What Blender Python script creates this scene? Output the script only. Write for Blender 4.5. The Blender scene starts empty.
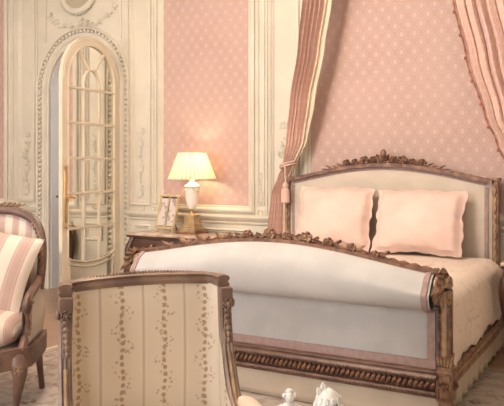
import bpy, bmesh, math, random
from mathutils import Vector, Matrix
random.seed(7)
PI = math.pi
C = bpy.context.scene.collection
S = bpy.context.scene

# ------------------------------------------------------------------ materials
def nodes(name):
    m = bpy.data.materials.new(name); m.use_nodes = True
    nt = m.node_tree; b = nt.nodes['Principled BSDF']
    return m, nt, b
def N(nt, t, **k):
    n = nt.nodes.new(t)
    for a, v in k.items(): setattr(n, a, v)
    return n
def mth(nt, op, a, b=None, c=None):
    n = nt.nodes.new('ShaderNodeMath'); n.operation = op
    for i, v in enumerate((a, b, c)):
        if v is None: continue
        if isinstance(v, (int, float)): n.inputs[i].default_value = v
        else: nt.links.new(v, n.inputs[i])
    return n.outputs[0]
def mixc(nt, f, a, b):
    n = nt.nodes.new('ShaderNodeMix'); n.data_type = 'RGBA'
    for s, v in ((n.inputs[0], f), (n.inputs[6], a), (n.inputs[7], b)):
        if isinstance(v, (int, float)): s.default_value = v
        elif isinstance(v, tuple): s.default_value = (*v[:3], 1)
        else: nt.links.new(v, s)
    return n.outputs[2]
def smooth(nt, v, a, b):
    n = nt.nodes.new('ShaderNodeMapRange'); n.interpolation_type = 'SMOOTHSTEP'
    nt.links.new(v, n.inputs[0]); n.inputs[1].default_value = a; n.inputs[2].default_value = b
    return n.outputs[0]
def noise(nt, scale, detail=3, vec=None, rough=.5):
    n = nt.nodes.new('ShaderNodeTexNoise'); n.inputs['Scale'].default_value = scale
    n.inputs['Detail'].default_value = detail; n.inputs['Roughness'].default_value = rough
    if vec is None: vec = N(nt, 'ShaderNodeTexCoord').outputs['Object']
    nt.links.new(vec, n.inputs['Vector']); return n.outputs[0]
def bump(nt, b, h, strength=.3, dist=.01):
    n = N(nt, 'ShaderNodeBump'); n.inputs['Strength'].default_value = strength
    n.inputs['Distance'].default_value = dist
    nt.links.new(h, n.inputs['Height']); nt.links.new(n.outputs[0], b.inputs['Normal'])
def mat(name, col, rough=.6, metal=0, scale=12, var=.12, bmp=.1, bscale=60, col2=None):
    m, nt, b = nodes(name)
    if col2 is None: col2 = tuple(c*(1-var*2) for c in col)
    f = smooth(nt, noise(nt, scale, 4), .35, .65)
    nt.links.new(mixc(nt, f, col, col2), b.inputs['Base Color'])
    b.inputs['Roughness'].default_value = rough; b.inputs['Metallic'].default_value = metal
    if bmp: bump(nt, b, noise(nt, bscale, 3), bmp, .004)
    return m

M = {}
M['cream'] = mat('cream_paint', (.64,.585,.49), .42, 0, 3, .04, .05)
M['plaster'] = mat('ceiling_plaster', (.72,.68,.60), .8, 0, 2, .03, .05)
M['jamb'] = mat('grey_white_paint', (.56,.53,.51), .45, 0, 2, .04, .03)
M['door'] = mat('door_cream_paint', (.72,.64,.52), .4, 0, 3, .04, .04)
M['gold'] = mat('aged_gilt_wood', (.31,.185,.11), .45, .3, 18, .2, .5, 90, (.16,.085,.055))
M['goldd'] = mat('dark_gilt_wood', (.24,.125,.075), .42, .3, 20, .2, .5, 90, (.11,.05,.035))
M['goldl'] = mat('worn_lighter_gilt', (.44,.30,.18), .42, .3, 18, .2, .4, 90, (.28,.17,.10))  # lighter gilt tone for some of the carved parts
M['palegilt'] = mat('pale_gilt_frame', (.62,.47,.28), .4, .2, 20, .1, .1)
M['brass'] = mat('brass', (.72,.50,.24), .3, .85, 20, .1, .05)
M['walnut'] = mat('grey_brown_wood', (.27,.185,.135), .38, 0, 9, .15, .35, 50, (.16,.10,.075))
M['redwood'] = mat('red_brown_wood', (.155,.085,.062), .42, 0, 9, .15, .35, 50, (.095,.05,.038))
M['mahogany'] = mat('dark_mahogany', (.10,.045,.03), .3, 0, 6, .2, .1)
M['marble'] = mat('pink_beige_marble', (.60,.47,.36), .2, 0, 9, .15, 0, 10, (.42,.28,.21))
M['alabaster'] = mat('white_alabaster', (.85,.80,.72), .25, 0, 5, .04, 0)
M['stonebase'] = mat('tan_marble', (.44,.30,.16), .3, 0, 14, .15, 0)
M['redbase'] = mat('red_marble', (.26,.08,.05), .3, 0, 14, .2, 0)
M['linen'] = mat('blue_grey_upholstery', (.47,.455,.45), .9, 0, 5, .05, .25, 350)
M['hblinen'] = mat('beige_upholstery', (.58,.50,.42), .9, 0, 5, .04, .2, 350)
M['gimp'] = mat('dusty_pink_gimp', (.36,.245,.225), .85, 0, 30, .1, .4, 200)
M['valance'] = mat('cream_valance_cloth', (.56,.47,.37), .9, 0, 5, .05, .2, 300)
M['pinkcloth'] = mat('pink_pillow_cotton', (.76,.555,.49), .85, 0, 4, .05, .35, 30)
M['piping'] = mat('pale_piping', (.66,.46,.38), .9, 0, 20, .1, .2)
M['lining'] = mat('cream_curtain_lining', (.70,.60,.44), .85, 0, 5, .05, .2)
M['fringe'] = mat('dark_pink_fringe', (.42,.18,.13), .9, 0, 40, .2, .5, 150)
M['porcelain'] = mat('white_porcelain', (.72,.71,.69), .2, 0, 30, .02, .3, 70)
M['green'] = mat('green_glaze', (.14,.19,.13), .25, 0, 20, .1, 0)
M['iron'] = mat('dark_iron', (.04,.035,.03), .4, .6, 20, .1, 0)
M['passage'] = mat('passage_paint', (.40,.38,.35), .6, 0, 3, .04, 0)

def m_curtain():
    m, nt, b = nodes('pink_curtain_silk')
    uv = N(nt, 'ShaderNodeTexCoord').outputs['UV']
    sp = N(nt, 'ShaderNodeSeparateXYZ'); nt.links.new(uv, sp.inputs[0])
    a = mth(nt, 'COSINE', mth(nt, 'MULTIPLY', sp.outputs[0], 2*PI/.08))
    c = mth(nt, 'COSINE', mth(nt, 'MULTIPLY', sp.outputs[1], 2*PI/.13))
    r = mth(nt, 'ABSOLUTE', mth(nt, 'SUBTRACT', mth(nt, 'ABSOLUTE', mth(nt, 'ADD', a, c)), .7))
    f = smooth(nt, r, .25, .45)
    nt.links.new(mixc(nt, f, (.72,.49,.42), (.63,.42,.355)), b.inputs['Base Color'])
    b.inputs['Roughness'].default_value = .6
    b.inputs['Sheen Weight'].default_value = .3
    bump(nt, b, noise(nt, 120, 3), .15, .003)
    return m
M['curtain'] = m_curtain()

def m_damask():
    m, nt, b = nodes('pink_damask_wallcloth')
    oc = N(nt, 'ShaderNodeTexCoord').outputs['Object']
    sp = N(nt, 'ShaderNodeSeparateXYZ'); nt.links.new(oc, sp.inputs[0])
    x, z = sp.outputs[0], sp.outputs[2]
    k1 = mth(nt, 'COSINE', mth(nt, 'MULTIPLY', x, 2*PI/.115))
    k2 = mth(nt, 'COSINE', mth(nt, 'MULTIPLY', z, 2*PI/.155))
    s = mth(nt, 'ABSOLUTE', mth(nt, 'ADD', k1, k2))
    ring = smooth(nt, mth(nt, 'ABSOLUTE', mth(nt, 'SUBTRACT', s, .75)), .18, .38)
    core = smooth(nt, s, 1.45, 1.7)
    f = mth(nt, 'MULTIPLY', mth(nt, 'SUBTRACT', 1, ring), .5)
    f = mth(nt, 'MAXIMUM', f, core)
    fine = noise(nt, 75, 2)
    f2 = mth(nt, 'MULTIPLY', f, mth(nt, 'ADD', mth(nt, 'MULTIPLY', fine, .8), .5))
    base = mixc(nt, smooth(nt, noise(nt, 2.2, 3), .35, .7), (.49,.335,.295), (.455,.305,.265))
    nt.links.new(mixc(nt, f2, base, (.545,.38,.335)), b.inputs['Base Color'])
    mr = N(nt, 'ShaderNodeMapRange'); nt.links.new(f2, mr.inputs[0]); mr.inputs[3].default_value = .7; mr.inputs[4].default_value = .5
    nt.links.new(mr.outputs[0], b.inputs['Roughness'])
    bump(nt, b, f2, .12, .003)
    return m
M['damask'] = m_damask()

def m_wood_floor():
    m, nt, b = nodes('oak_parquet')
    oc = N(nt, 'ShaderNodeTexCoord').outputs['Object']
    br = N(nt, 'ShaderNodeTexBrick'); nt.links.new(oc, br.inputs['Vector'])
    br.inputs['Color1'].default_value = (.36,.215,.14,1); br.inputs['Color2'].default_value = (.29,.165,.105,1)
    br.inputs['Mortar'].default_value = (.16,.085,.055,1)
    br.inputs['Scale'].default_value = 1; br.inputs['Brick Width'].default_value = 1.1
    br.inputs['Row Height'].default_value = .11; br.inputs['Mortar Size'].default_value = .0025
    nt.links.new(mixc(nt, mth(nt, 'MULTIPLY', noise(nt, 8, 5), .5), br.outputs[0], (.40,.25,.17)), b.inputs['Base Color'])
    b.inputs['Roughness'].default_value = .33
    bump(nt, b, br.outputs['Fac'], -.3, .002)
    return m
M['floor'] = m_wood_floor()

def m_rug():
    m, nt, b = nodes('faded_floral_rug')
    oc = N(nt, 'ShaderNodeTexCoord').outputs['Object']
    sp = N(nt, 'ShaderNodeSeparateXYZ'); nt.links.new(oc, sp.inputs[0])
    # distance from the rug's left edge and far edge drives the border bands
    dl = mth(nt, 'SUBTRACT', sp.outputs[0], -3.95); dr = mth(nt, 'SUBTRACT', 1.1, sp.outputs[0])
    df = mth(nt, 'SUBTRACT', 5.0, sp.outputs[1]); dn = mth(nt, 'SUBTRACT', sp.outputs[1], .7)
    d = mth(nt, 'MINIMUM', mth(nt, 'MINIMUM', dl, dr), mth(nt, 'MINIMUM', df, dn))
    vo = N(nt, 'ShaderNodeTexVoronoi'); vo.inputs['Scale'].default_value = 7; nt.links.new(oc, vo.inputs['Vector'])
    fl = mth(nt, 'SUBTRACT', 1, smooth(nt, vo.outputs['Distance'], .25, .42))
    pet = smooth(nt, noise(nt, 26, 3), .42, .58)
    motif = mth(nt, 'MULTIPLY', fl, pet)
    col = mixc(nt, motif, (.40,.335,.29), (.17,.105,.09))
    col = mixc(nt, mth(nt, 'MULTIPLY', smooth(nt, noise(nt, 14, 4), .5, .6), .7), col, (.26,.215,.195))
    for a, bb, cc in ((.0,.05,(.40,.31,.26)), (.05,.075,(.24,.16,.14)), (.22,.25,(.30,.19,.16)), (.36,.39,(.30,.2,.18)), (.41,.425,(.26,.17,.15))):
        inb = mth(nt, 'MULTIPLY', mth(nt, 'GREATER_THAN', d, a), mth(nt, 'LESS_THAN', d, bb))
        col = mixc(nt, mth(nt, 'MULTIPLY', inb, .75), col, cc)
    nt.links.new(col, b.inputs['Base Color']); b.inputs['Roughness'].default_value = .95
    bump(nt, b, noise(nt, 220, 2), .5, .004)
    return m
M['rug'] = m_rug()

def m_stripes(name, per=.105):
    m, nt, b = nodes(name)
    uv = N(nt, 'ShaderNodeTexCoord').outputs['UV']
    sp = N(nt, 'ShaderNodeSeparateXYZ'); nt.links.new(uv, sp.inputs[0])
    u = mth(nt, 'FRACT', mth(nt, 'DIVIDE', mth(nt, 'ADD', sp.outputs[0], 10), per))
    t = mth(nt, 'ABSOLUTE', mth(nt, 'SUBTRACT', u, .5))
    f = smooth(nt, t, .24, .26)
    col = mixc(nt, f, (.56,.47,.40), (.39,.265,.23))
    edge = mth(nt, 'SUBTRACT', 1, smooth(nt, mth(nt, 'ABSOLUTE', mth(nt, 'SUBTRACT', t, .33)), .01, .03))
    col = mixc(nt, mth(nt, 'MULTIPLY', edge, .35), col, (.60,.44,.36))
    nt.links.new(col, b.inputs['Base Color']); b.inputs['Roughness'].default_value = .6
    b.inputs['Sheen Weight'].default_value = .2
    bump(nt, b, noise(nt, 90, 3), .15, .003)
    return m
M['stripe'] = m_stripes('pink_cream_striped_silk', .088)
M['stripew'] = m_stripes('wide_pink_cream_striped_silk', .14)

def m_floral():
    m, nt, b = nodes('cream_floral_stripe_silk')
    uv = N(nt, 'ShaderNodeTexCoord').outputs['UV']
    sp = N(nt, 'ShaderNodeSeparateXYZ'); nt.links.new(uv, sp.inputs[0])
    U, V = sp.outputs[0], sp.outputs[1]
    per = .152
    u = mth(nt, 'SUBTRACT', mth(nt, 'FRACT', mth(nt, 'DIVIDE', mth(nt, 'ADD', U, per*20.5+.074), per)), .5)   # -.5 .. .5, vine at 0
    u = mth(nt, 'MULTIPLY', u, per)
    wav = mth(nt, 'MULTIPLY', mth(nt, 'SINE', mth(nt, 'MULTIPLY', V, 2*PI/.13)), .003)
    du = mth(nt, 'SUBTRACT', u, wav)
    # string of round blossoms
    vv = mth(nt, 'MULTIPLY', mth(nt, 'SUBTRACT', mth(nt, 'FRACT', mth(nt, 'DIVIDE', V, .024)), .5), .024)
    r = mth(nt, 'SQRT', mth(nt, 'ADD', mth(nt, 'POWER', mth(nt, 'ABSOLUTE', du), 2.), mth(nt, 'POWER', mth(nt, 'ABSOLUTE', vv), 2.)))
    dot = mth(nt, 'SUBTRACT', 1, smooth(nt, r, .0065, .0088))
    # scattered sprig leaves on alternate sides of the string
    sprx = mth(nt, 'MULTIPLY', mth(nt, 'SINE', mth(nt, 'MULTIPLY', V, 2*PI/.12)), .020)
    ds = mth(nt, 'SUBTRACT', 1, smooth(nt, mth(nt, 'ABSOLUTE', mth(nt, 'SUBTRACT', u, sprx)), .016, .026))
    vo = N(nt, 'ShaderNodeTexVoronoi'); vo.inputs['Scale'].default_value = 72
    nt.links.new(uv, vo.inputs['Vector'])
    lf = mth(nt, 'MULTIPLY', mth(nt, 'SUBTRACT', 1, smooth(nt, vo.outputs['Distance'], .28, .45)), ds)
    lf = mth(nt, 'MULTIPLY', lf, smooth(nt, noise(nt, 60, 2, uv), .32, .45))
    edge = mth(nt, 'SUBTRACT', per/2, mth(nt, 'ABSOLUTE', u))
    line = mth(nt, 'SUBTRACT', 1, smooth(nt, edge, .003, .006))
    sat = mth(nt, 'SUBTRACT', 1, smooth(nt, edge, .012, .016))
    col = mixc(nt, mth(nt, 'MULTIPLY', sat, .35), (.68,.59,.47), (.70,.62,.53))
    col = mixc(nt, mth(nt, 'MULTIPLY', line, .6), col, (.44,.31,.22))
    col = mixc(nt, mth(nt, 'MULTIPLY', lf, .6), col, (.30,.19,.15))
    col = mixc(nt, mth(nt, 'MULTIPLY', dot, .8), col, (.36,.20,.10))
    nt.links.new(col, b.inputs['Base Color']); b.inputs['Roughness'].default_value = .55
    b.inputs['Sheen Weight'].default_value = .2
    bump(nt, b, noise(nt, 100, 3), .12, .002)
    return m
M['floral'] = m_floral()

def m_quilt():
    m, nt, b = nodes('quilted_cream_pink_cotton')
    uv = N(nt, 'ShaderNodeTexCoord').outputs['UV']
    w = noise(nt, 5, 2, uv, .5)
    vein = mth(nt, 'ABSOLUTE', mth(nt, 'SUBTRACT', w, .5))
    g = smooth(nt, vein, .0, .02)
    vo = N(nt, 'ShaderNodeTexVoronoi'); vo.inputs['Scale'].default_value = 12; nt.links.new(uv, vo.inputs['Vector'])
    h = mth(nt, 'ADD', mth(nt, 'MULTIPLY', g, .7), mth(nt, 'MULTIPLY', mth(nt, 'SUBTRACT', 1, vo.outputs['Distance']), .5))
    nt.links.new(mixc(nt, g, (.65,.53,.46), (.77,.655,.58)), b.inputs['Base Color'])
    b.inputs['Roughness'].default_value = .85
    bump(nt, b, h, .45, .010)
    return m
M['quilt'] = m_quilt()

def m_mirror():
    m, nt, b = nodes('old_mirror_glass')
    f = smooth(nt, noise(nt, 5, 3), .3, .7)
    nt.links.new(mixc(nt, f, (.86,.85,.80), (.80,.79,.74)), b.inputs['Base Color'])
    b.inputs['Metallic'].default_value = 1; b.inputs['Roughness'].default_value = .03
    return m
M['mirror'] = m_mirror()

def m_shade():
    m, nt, b = nodes('pleated_silk_shade')
    nt.nodes.remove(b); out = nt.nodes['Material Output']
    d = N(nt, 'ShaderNodeBsdfDiffuse'); d.inputs[0].default_value = (.85,.75,.58,1)
    t = N(nt, 'ShaderNodeBsdfTranslucent'); t.inputs[0].default_value = (.92,.80,.60,1)
    mx = N(nt, 'ShaderNodeMixShader'); mx.inputs[0].default_value = .42
    nt.links.new(d.outputs[0], mx.inputs[1]); nt.links.new(t.outputs[0], mx.inputs[2]); nt.links.new(mx.outputs[0], out.inputs[0])
    return m
M['shade'] = m_shade()
def m_bulb():
    m, nt, b = nodes('lit_bulb_glass')
    b.inputs['Base Color'].default_value = (1,.9,.7,1); b.inputs['Emission Color'].default_value = (1,.72,.38,1); b.inputs['Emission Strength'].default_value = 12
    return m
M['bulb'] = m_bulb()
def m_picture():
    m, nt, b = nodes('sepia_figures_print')
    oc = N(nt, 'ShaderNodeTexCoord').outputs['Object']
    f = smooth(nt, noise(nt, 22, 4, oc), .5, .62)
    nt.links.new(mixc(nt, f, (.62,.56,.53), (.36,.28,.25)), b.inputs['Base Color']); b.inputs['Roughness'].default_value = .3
    return m
M['print'] = m_picture()

# ------------------------------------------------------------------ mesh builder
class MB:
    def __init__(s): s.v = []; s.f = []; s.uv = []
    def add(s, verts, faces, uvs=None):
        o = len(s.v); s.v += [tuple(p) for p in verts]
        for i, f in enumerate(faces):
            s.f.append(tuple(o+j for j in f))
            s.uv.append([uvs[j] for j in f] if uvs else None)
        return s
    def box(s, c, d, bev=.0, rot=None):
        bm = bmesh.new(); bmesh.ops.create_cube(bm, size=1)
        for v in bm.verts: v.co = Vector((v.co.x*d[0], v.co.y*d[1], v.co.z*d[2]))
        if bev: bmesh.ops.bevel(bm, geom=list(bm.edges), offset=bev, segments=2, affect='EDGES', profile=.6)
        for v in bm.verts:
            if rot: v.co = rot @ v.co
            v.co += Vector(c)
        bm.verts.index_update()
        s.add([v.co.copy() for v in bm.verts], [[v.index for v in f.verts] for f in bm.faces]); bm.free(); return s
    def blob(s, c, r, rot=None, nu=10, nv=7, pinch=0):
        V = []; F = []
        c = Vector(c)
        for j in range(nv+1):
            th = PI*j/nv
            for i in range(nu):
                ph = 2*PI*i/nu
                p = Vector((math.sin(th)*math.cos(ph)*r[0], math.sin(th)*math.sin(ph)*r[1], math.cos(th)*r[2]))
                if pinch: k = 1 - pinch*abs(math.cos(th))**2; p.x *= k; p.y *= k
                if rot: p = rot @ p
                V.append(p+c)
        for j in range(nv):
            for i in range(nu):
                k = (i+1) % nu
                F.append((j*nu+i, (j+1)*nu+i, (j+1)*nu+k, j*nu+k))
        return s.add(V, F)
    def lathe(s, prof, c=(0,0,0), n=32, sq=False):
        V = []; F = []
        for r, z in prof:
            for i in range(n):
                a = 2*PI*i/n
                V.append((c[0]+r*math.cos(a), c[1]+r*math.sin(a), c[2]+z))
        for j in range(len(prof)-1):
            for i in range(n):
                k = (i+1) % n
                F.append((j*n+i, j*n+k, (j+1)*n+k, (j+1)*n+i))
        F.append(tuple(range(n))[::-1]); F.append(tuple((len(prof)-1)*n+i for i in range(n)))
        return s.add(V, F)
    def sweep(s, pts, prof, up=(0,0,1), closed=False, scale=None, twist=0, caps=True):
        pts = [Vector(p) for p in pts]; n = len(pts); m = len(prof); V = []; F = []
        for i, p in enumerate(pts):
            a = pts[(i-1) % n] if (closed or i > 0) else pts[0]
            b = pts[(i+1) % n] if (closed or i < n-1) else pts[-1]
            T = (b-a).normalized(); U = Vector(up); Nn = U - T*U.dot(T)
            if Nn.length < 1e-4: Nn = Vector((0,1,0)) - T*T.y
            Nn.normalize(); B = T.cross(Nn); k = scale[i] if scale else 1
            ct, st = math.cos(twist*i), math.sin(twist*i)
            for x, y in prof:
                xx, yy = (x*ct-y*st)*k, (x*st+y*ct)*k
                V.append(p + Nn*xx + B*yy)
        for i in range(n if closed else n-1):
            for j in range(m):
                k = (j+1) % m; i2 = (i+1) % n
                F.append((i*m+j, i2*m+j, i2*m+k, i*m+k))
        if not closed and caps:
            F.append(tuple(range(m))); F.append(tuple((n-1)*m+j for j in range(m))[::-1])
        return s.add(V, F)
    def tube(s, pts, r, n=10, **k):
        sc = None
        if not isinstance(r, (int, float)): sc = list(r); r = 1
        return s.sweep(pts, [(r*math.cos(2*PI*i/n), r*math.sin(2*PI*i/n)) for i in range(n)], scale=sc, **k)
    def grid(s, fn, nu, nv, uvf=None, wrap=False):
        V = []; F = []; UV = []
        for j in range(nv+1):
            for i in range(nu+1):
                V.append(fn(i/nu, j/nv)); UV.append(uvf(i/nu, j/nv) if uvf else (i/nu, j/nv))
        w = nu+1
        for j in range(nv):
            for i in range(nu): F.append((j*w+i, j*w+i+1, (j+1)*w+i+1, (j+1)*w+i))
        return s.add(V, F, UV)
    def rframe(s, x0, x1, z0, z1, Y, prof):
        """moulding frame lying on a wall plane Y; prof = (inset, height above the wall)"""
        V = []; F = []
        for o, h in prof: V += [(x0+o, Y-h, z0+o), (x1-o, Y-h, z0+o), (x1-o, Y-h, z1-o), (x0+o, Y-h, z1-o)]
        for k in range(len(prof)-1):
            for i in range(4):
                j = (i+1) % 4; F.append((k*4+i, k*4+j, (k+1)*4+j, (k+1)*4+i))
        return s.add(V, F)
    def prism(s, poly, y0, y1):
        n = len(poly); V = [(x, y0, z) for x, z in poly] + [(x, y1, z) for x, z in poly]
        F = [tuple(range(n)), tuple(range(n, 2*n))[::-1]] + [(i, i+n, (i+1) % n + n, (i+1) % n) for i in range(n)]
        return s.add(V, F)
    def leaf(s, p, d, L, w, nrm, curl=.3):
        """a pointed carved leaf with a raised rib"""
        p = Vector(p); d = Vector(d).normalized(); nrm = Vector(nrm).normalized(); q = d.cross(nrm).normalized(); nrm = q.cross(d)
        V = []; F = []; K = 6
        for i in range(K+1):
            t = i/K; ww = w*math.sin(PI*min(1, t*.95+.06))**.8*(1-.3*t); c = p + d*L*t + nrm*(L*curl*t*t)
            V += [c - q*ww - nrm*w*.25, c - q*ww*.5 + nrm*w*.25, c + nrm*w*.12, c + q*ww*.5 + nrm*w*.25, c + q*ww - nrm*w*.25, c - nrm*w*.5]
        for i in range(K):
            for j in range(6):
                k = (j+1) % 6; F.append((i*6+j, (i+1)*6+j, (i+1)*6+k, i*6+k))
        F += [tuple(range(6)), tuple(K*6+j for j in range(6))[::-1]]
        return s.add(V, F)
    def rose(s, p, r, nrm):
        p = Vector(p); n = Vector(nrm).normalized(); a = n.orthogonal().normalized(); b = n.cross(a)
        s.blob(p + n*r*.35, (r*.36,)*3, nu=8, nv=5)
        for ring, (k, rr, h, sz) in enumerate(((5, .42, .28, .34), (6, .78, .02, .42))):
            for i in range(k):
                t = 2*PI*i/k + ring*.5; d = a*math.cos(t) + b*math.sin(t)
                R = Matrix((d, n.cross(d), n)).transposed()
                R = R @ Matrix.Rotation(.7-ring*.35, 3, 'Y')
                s.blob(p + d*r*rr + n*r*h, (r*sz*.55, r*sz, r*sz*.75), R, 8, 5)
        return s
    def obj(s, name, m, parent=None, loc=(0,0,0), smooth_=True, solid=0, sub=0, rot=None):
        me = bpy.data.meshes.new(name); me.from_pydata(s.v, [], s.f); me.materials.append(m)
        if any(s.uv):
            L = me.uv_layers.new(name='UVMap'); k = 0
            for i, f in enumerate(s.f):
                for j in range(len(f)):
                    if s.uv[i]: L.data[k].uv = s.uv[i][j]
                    k += 1
        bm = bmesh.new(); bm.from_mesh(me)
        bmesh.ops.remove_doubles(bm, verts=bm.verts, dist=1e-5)
        bmesh.ops.recalc_face_normals(bm, faces=bm.faces)
        if smooth_:
            for f in bm.faces: f.smooth = True
            for e in bm.edges:
                if len(e.link_faces) == 2 and e.calc_face_angle(0) > .7: e.smooth = False
        bm.to_mesh(me); bm.free()
        o = bpy.data.objects.new(name, me); C.objects.link(o); o.location = loc
        if rot: o.rotation_euler = rot
        if parent: o.parent = parent
        if solid:
            md = o.modifiers.new('thickness', 'SOLIDIFY'); md.thickness = solid; md.offset = 0
        if sub:
            md = o.modifiers.new('round', 'SUBSURF'); md.levels = sub; md.render_levels = sub
        return o
def thing(name, label, cat, loc=(0,0,0), rz=0, group=None):
    o = bpy.data.objects.new(name, None); C.objects.link(o); o.location = loc; o.rotation_euler = (0,0,rz)
    return tag(o, label, cat, group)
def tag(o, label, cat, group=None):
    o['label'] = label; o['category'] = cat
    if group: o['group'] = group
    return o
def struct(o): o['kind'] = 'structure'; return o
def interp(pts, n):
    """Catmull-Rom through pts, n samples per span"""
    P = [Vector(p) for p in pts]; out = []
    for i in range(len(P)-1):
        a = P[i-1] if i else P[0]*2-P[1]; b = P[i]; c = P[i+1]; d = P[i+2] if i+2 < len(P) else P[-1]*2-P[-2]
        for k in range(n):
            t = k/n
            out.append(.5*((2*b)+(c-a)*t+(2*a-5*b+4*c-d)*t*t+(-a+3*b-3*c+d)*t**3))
    out.append(P[-1]); return out
def lerp(a, b, t): return a+(b-a)*t
def table_lookup(tab, x):
    if x <= tab[0][0]: return tab[0][1:]
    for a, b in zip(tab, tab[1:]):
        if x <= b[0]:
            t = (x-a[0])/(b[0]-a[0]); t = t*t*(3-2*t)*.5 + t*.5
            return tuple(lerp(p, q, t) for p, q in zip(a[1:], b[1:]))
    return tab[-1][1:]

# ------------------------------------------------------------------ room shell
W = 5.86; H = 4.3; XL, XR, YR = -7.6, 1.7, -2.7
DX0, DX1, DZ = -5.96, -4.97, 2.3                      # doorway
dcx = (DX0+DX1)/2; dr = (DX1-DX0)/2
struct(MB().box(((XL+XR)/2, (YR+8.2)/2, -.05), (XR-XL, 8.2-YR, .1)).obj('floor', M['floor'], smooth_=False))
struct(MB().box(((XL+XR)/2, (YR+8.2)/2, H+.05), (XR-XL, 8.2-YR, .1)).obj('ceiling', M['plaster'], smooth_=False))
wb = MB(); T = .38
wb.box(((XL+DX0)/2, W+T/2, H/2), (DX0-XL, T, H)); wb.box(((XR+DX1)/2, W+T/2, H/2), (XR-DX1, T, H))
K = 20
arc = [(dcx-dr*math.cos(PI*i/K), DZ+dr*math.sin(PI*i/K)) for i in range(K+1)]
for (xa, za), (xb, zb) in zip(arc, arc[1:]): wb.prism([(xa, za), (xb, zb), (xb, H), (xa, H)], W, W+T)
wall_back = struct(wb.obj('wall_back', M['cream'], smooth_=False))
jm = MB()
path = [(DX0+.012, 0)] + [(dcx-(dr-.012)*math.cos(PI*i/K), DZ+(dr-.012)*math.sin(PI*i/K)) for i in range(K+1)] + [(DX1-.012, 0)]
for (xa, za), (xb, zb) in zip(path, path[1:]):
    jm.add([(xa, W+.004, za), (xb, W+.004, zb), (xb, W+T, zb), (xa, W+T, za)], [(0,1,2,3)])
jamb = jm.obj('door_lining', M['jamb'], wall_back, solid=.02, smooth_=False)
lk = MB()
for z, y in ((1.09, 5.99), (1.065, 5.945)): lk.blob((DX0+.028, y, z), (.006, .011, .014))
lk.obj('strike_plate', M['iron'], jamb)
# passage behind the doorway
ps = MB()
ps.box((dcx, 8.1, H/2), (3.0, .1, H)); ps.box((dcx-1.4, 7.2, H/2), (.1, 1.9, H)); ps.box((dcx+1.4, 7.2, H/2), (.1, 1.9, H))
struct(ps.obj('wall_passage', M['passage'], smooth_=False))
struct(MB().box((XL-.1, (YR+W)/2, H/2), (.2, W-YR, H)).obj('wall_left', M['cream'], smooth_=False))
struct(MB().box((XR+.1, (YR+W)/2, H/2), (.2, W-YR, H)).obj('wall_right', M['cream'], smooth_=False))
# wall behind the camera with three tall windows
WN = [(-6.6, -5.2), (-3.9, -2.5), (-1.0, .4)]; wz0, wz1 = .9, 3.6
wf = MB(); xs = [XL] + [v for w in WN for v in w] + [XR]
for i in range(0, len(xs), 2): wf.box(((xs[i]+xs[i+1])/2, YR-.15, H/2), (xs[i+1]-xs[i], .3, H))
for a, b in WN:
    wf.box(((a+b)/2, YR-.15, wz0/2), (b-a, .3, wz0)); wf.box(((a+b)/2, YR-.15, (wz1+H)/2), (b-a, .3, H-wz1))
struct(wf.obj('wall_front', M['cream'], smooth_=False))
for k, (a, b) in enumerate(WN):
    w = MB(); c = (a+b)/2
    for x in (a+.04, c-.03, c+.03, b-.04): w.box((x, YR-.14, (wz0+wz1)/2), (.06, .06, wz1-wz0))
    for j in range(5):
        z = wz0+.04+(wz1-wz0-.08)*j/4; w.box((c, YR-.14, z), (b-a, .05, .05))
    struct(w.obj('window_%d' % (k+1), M['cream'], smooth_=False))

# mouldings on the back wall
P1 = [(0,0),(0,.016),(.006,.024),(.014,.026),(.022,.018),(.026,.010),(.034,.014),(.040,.008),(.046,0)]
P2 = [(0,0),(.002,.012),(.010,.014),(.016,.004),(.020,0)]
P3 = [(0,0),(0,.02),(.012,.032),(.03,.034),(.045,.022),(.05,.012),(.062,.016),(.072,.006),(.078,0)]
def damask(x0, x1, z0=1.01, z1=3.95):
    MB().box(((x0+x1)/2, W-.004, (z0+z1)/2), (x1-x0, .008, z1-z0)).obj('damask_panel', M['damask'], wall_back, smooth_=False)
    MB().rframe(x0-.05, x1+.05, z0-.05, z1+.05, W, P3).obj('panel_moulding', M['cream'], wall_back)
damask(-7.5, -6.70); damask(-4.345, -3.285); damask(-2.66, -.42)
mo = MB()
for x0, x1, z0, z1, p in ((-6.635, -6.555, 1.02, 3.9, P2), (-6.47, -6.19, 1.0, 3.9, P1), (-4.76, -4.49, 1.0, 3.9, P1), (-4.725, -4.525, 1.035, 3.86, P2),
                          (-4.465, -4.415, 1.02, 3.9, P2), (-3.205, -3.125, 1.04, 3.9, P2), (-3.07, -2.76, 1.0, 3.9, P1), (-.33, -.02, 1.0, 3.9, P1), (.1, 1.5, 1.0, 3.9, P1),
                          (-4.72, -4.49, .60, .80, P1), (-4.32, -3.32, .25, .80, P1), (-7.4, -6.75, .25, .80, P1), (-6.47, -6.2, .6, .80, P1), (-.33, -.02, .25, .8, P1)):
    mo.rframe(x0, x1, z0, z1, W, p)
mo.obj('panel_moulding', M['cream'], wall_back)
# little rosette blocks between panel and dado
mb = MB()
for x in (-6.33, -4.62, -2.92, -6.60, -3.165, -4.44):
    mb.rframe(x-.045, x+.045, .93, 1.0, W, P2); mb.blob((x, W-.006, .965), (.018, .012, .016))
mb.obj('rosette_block', M['cream'], wall_back)
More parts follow.
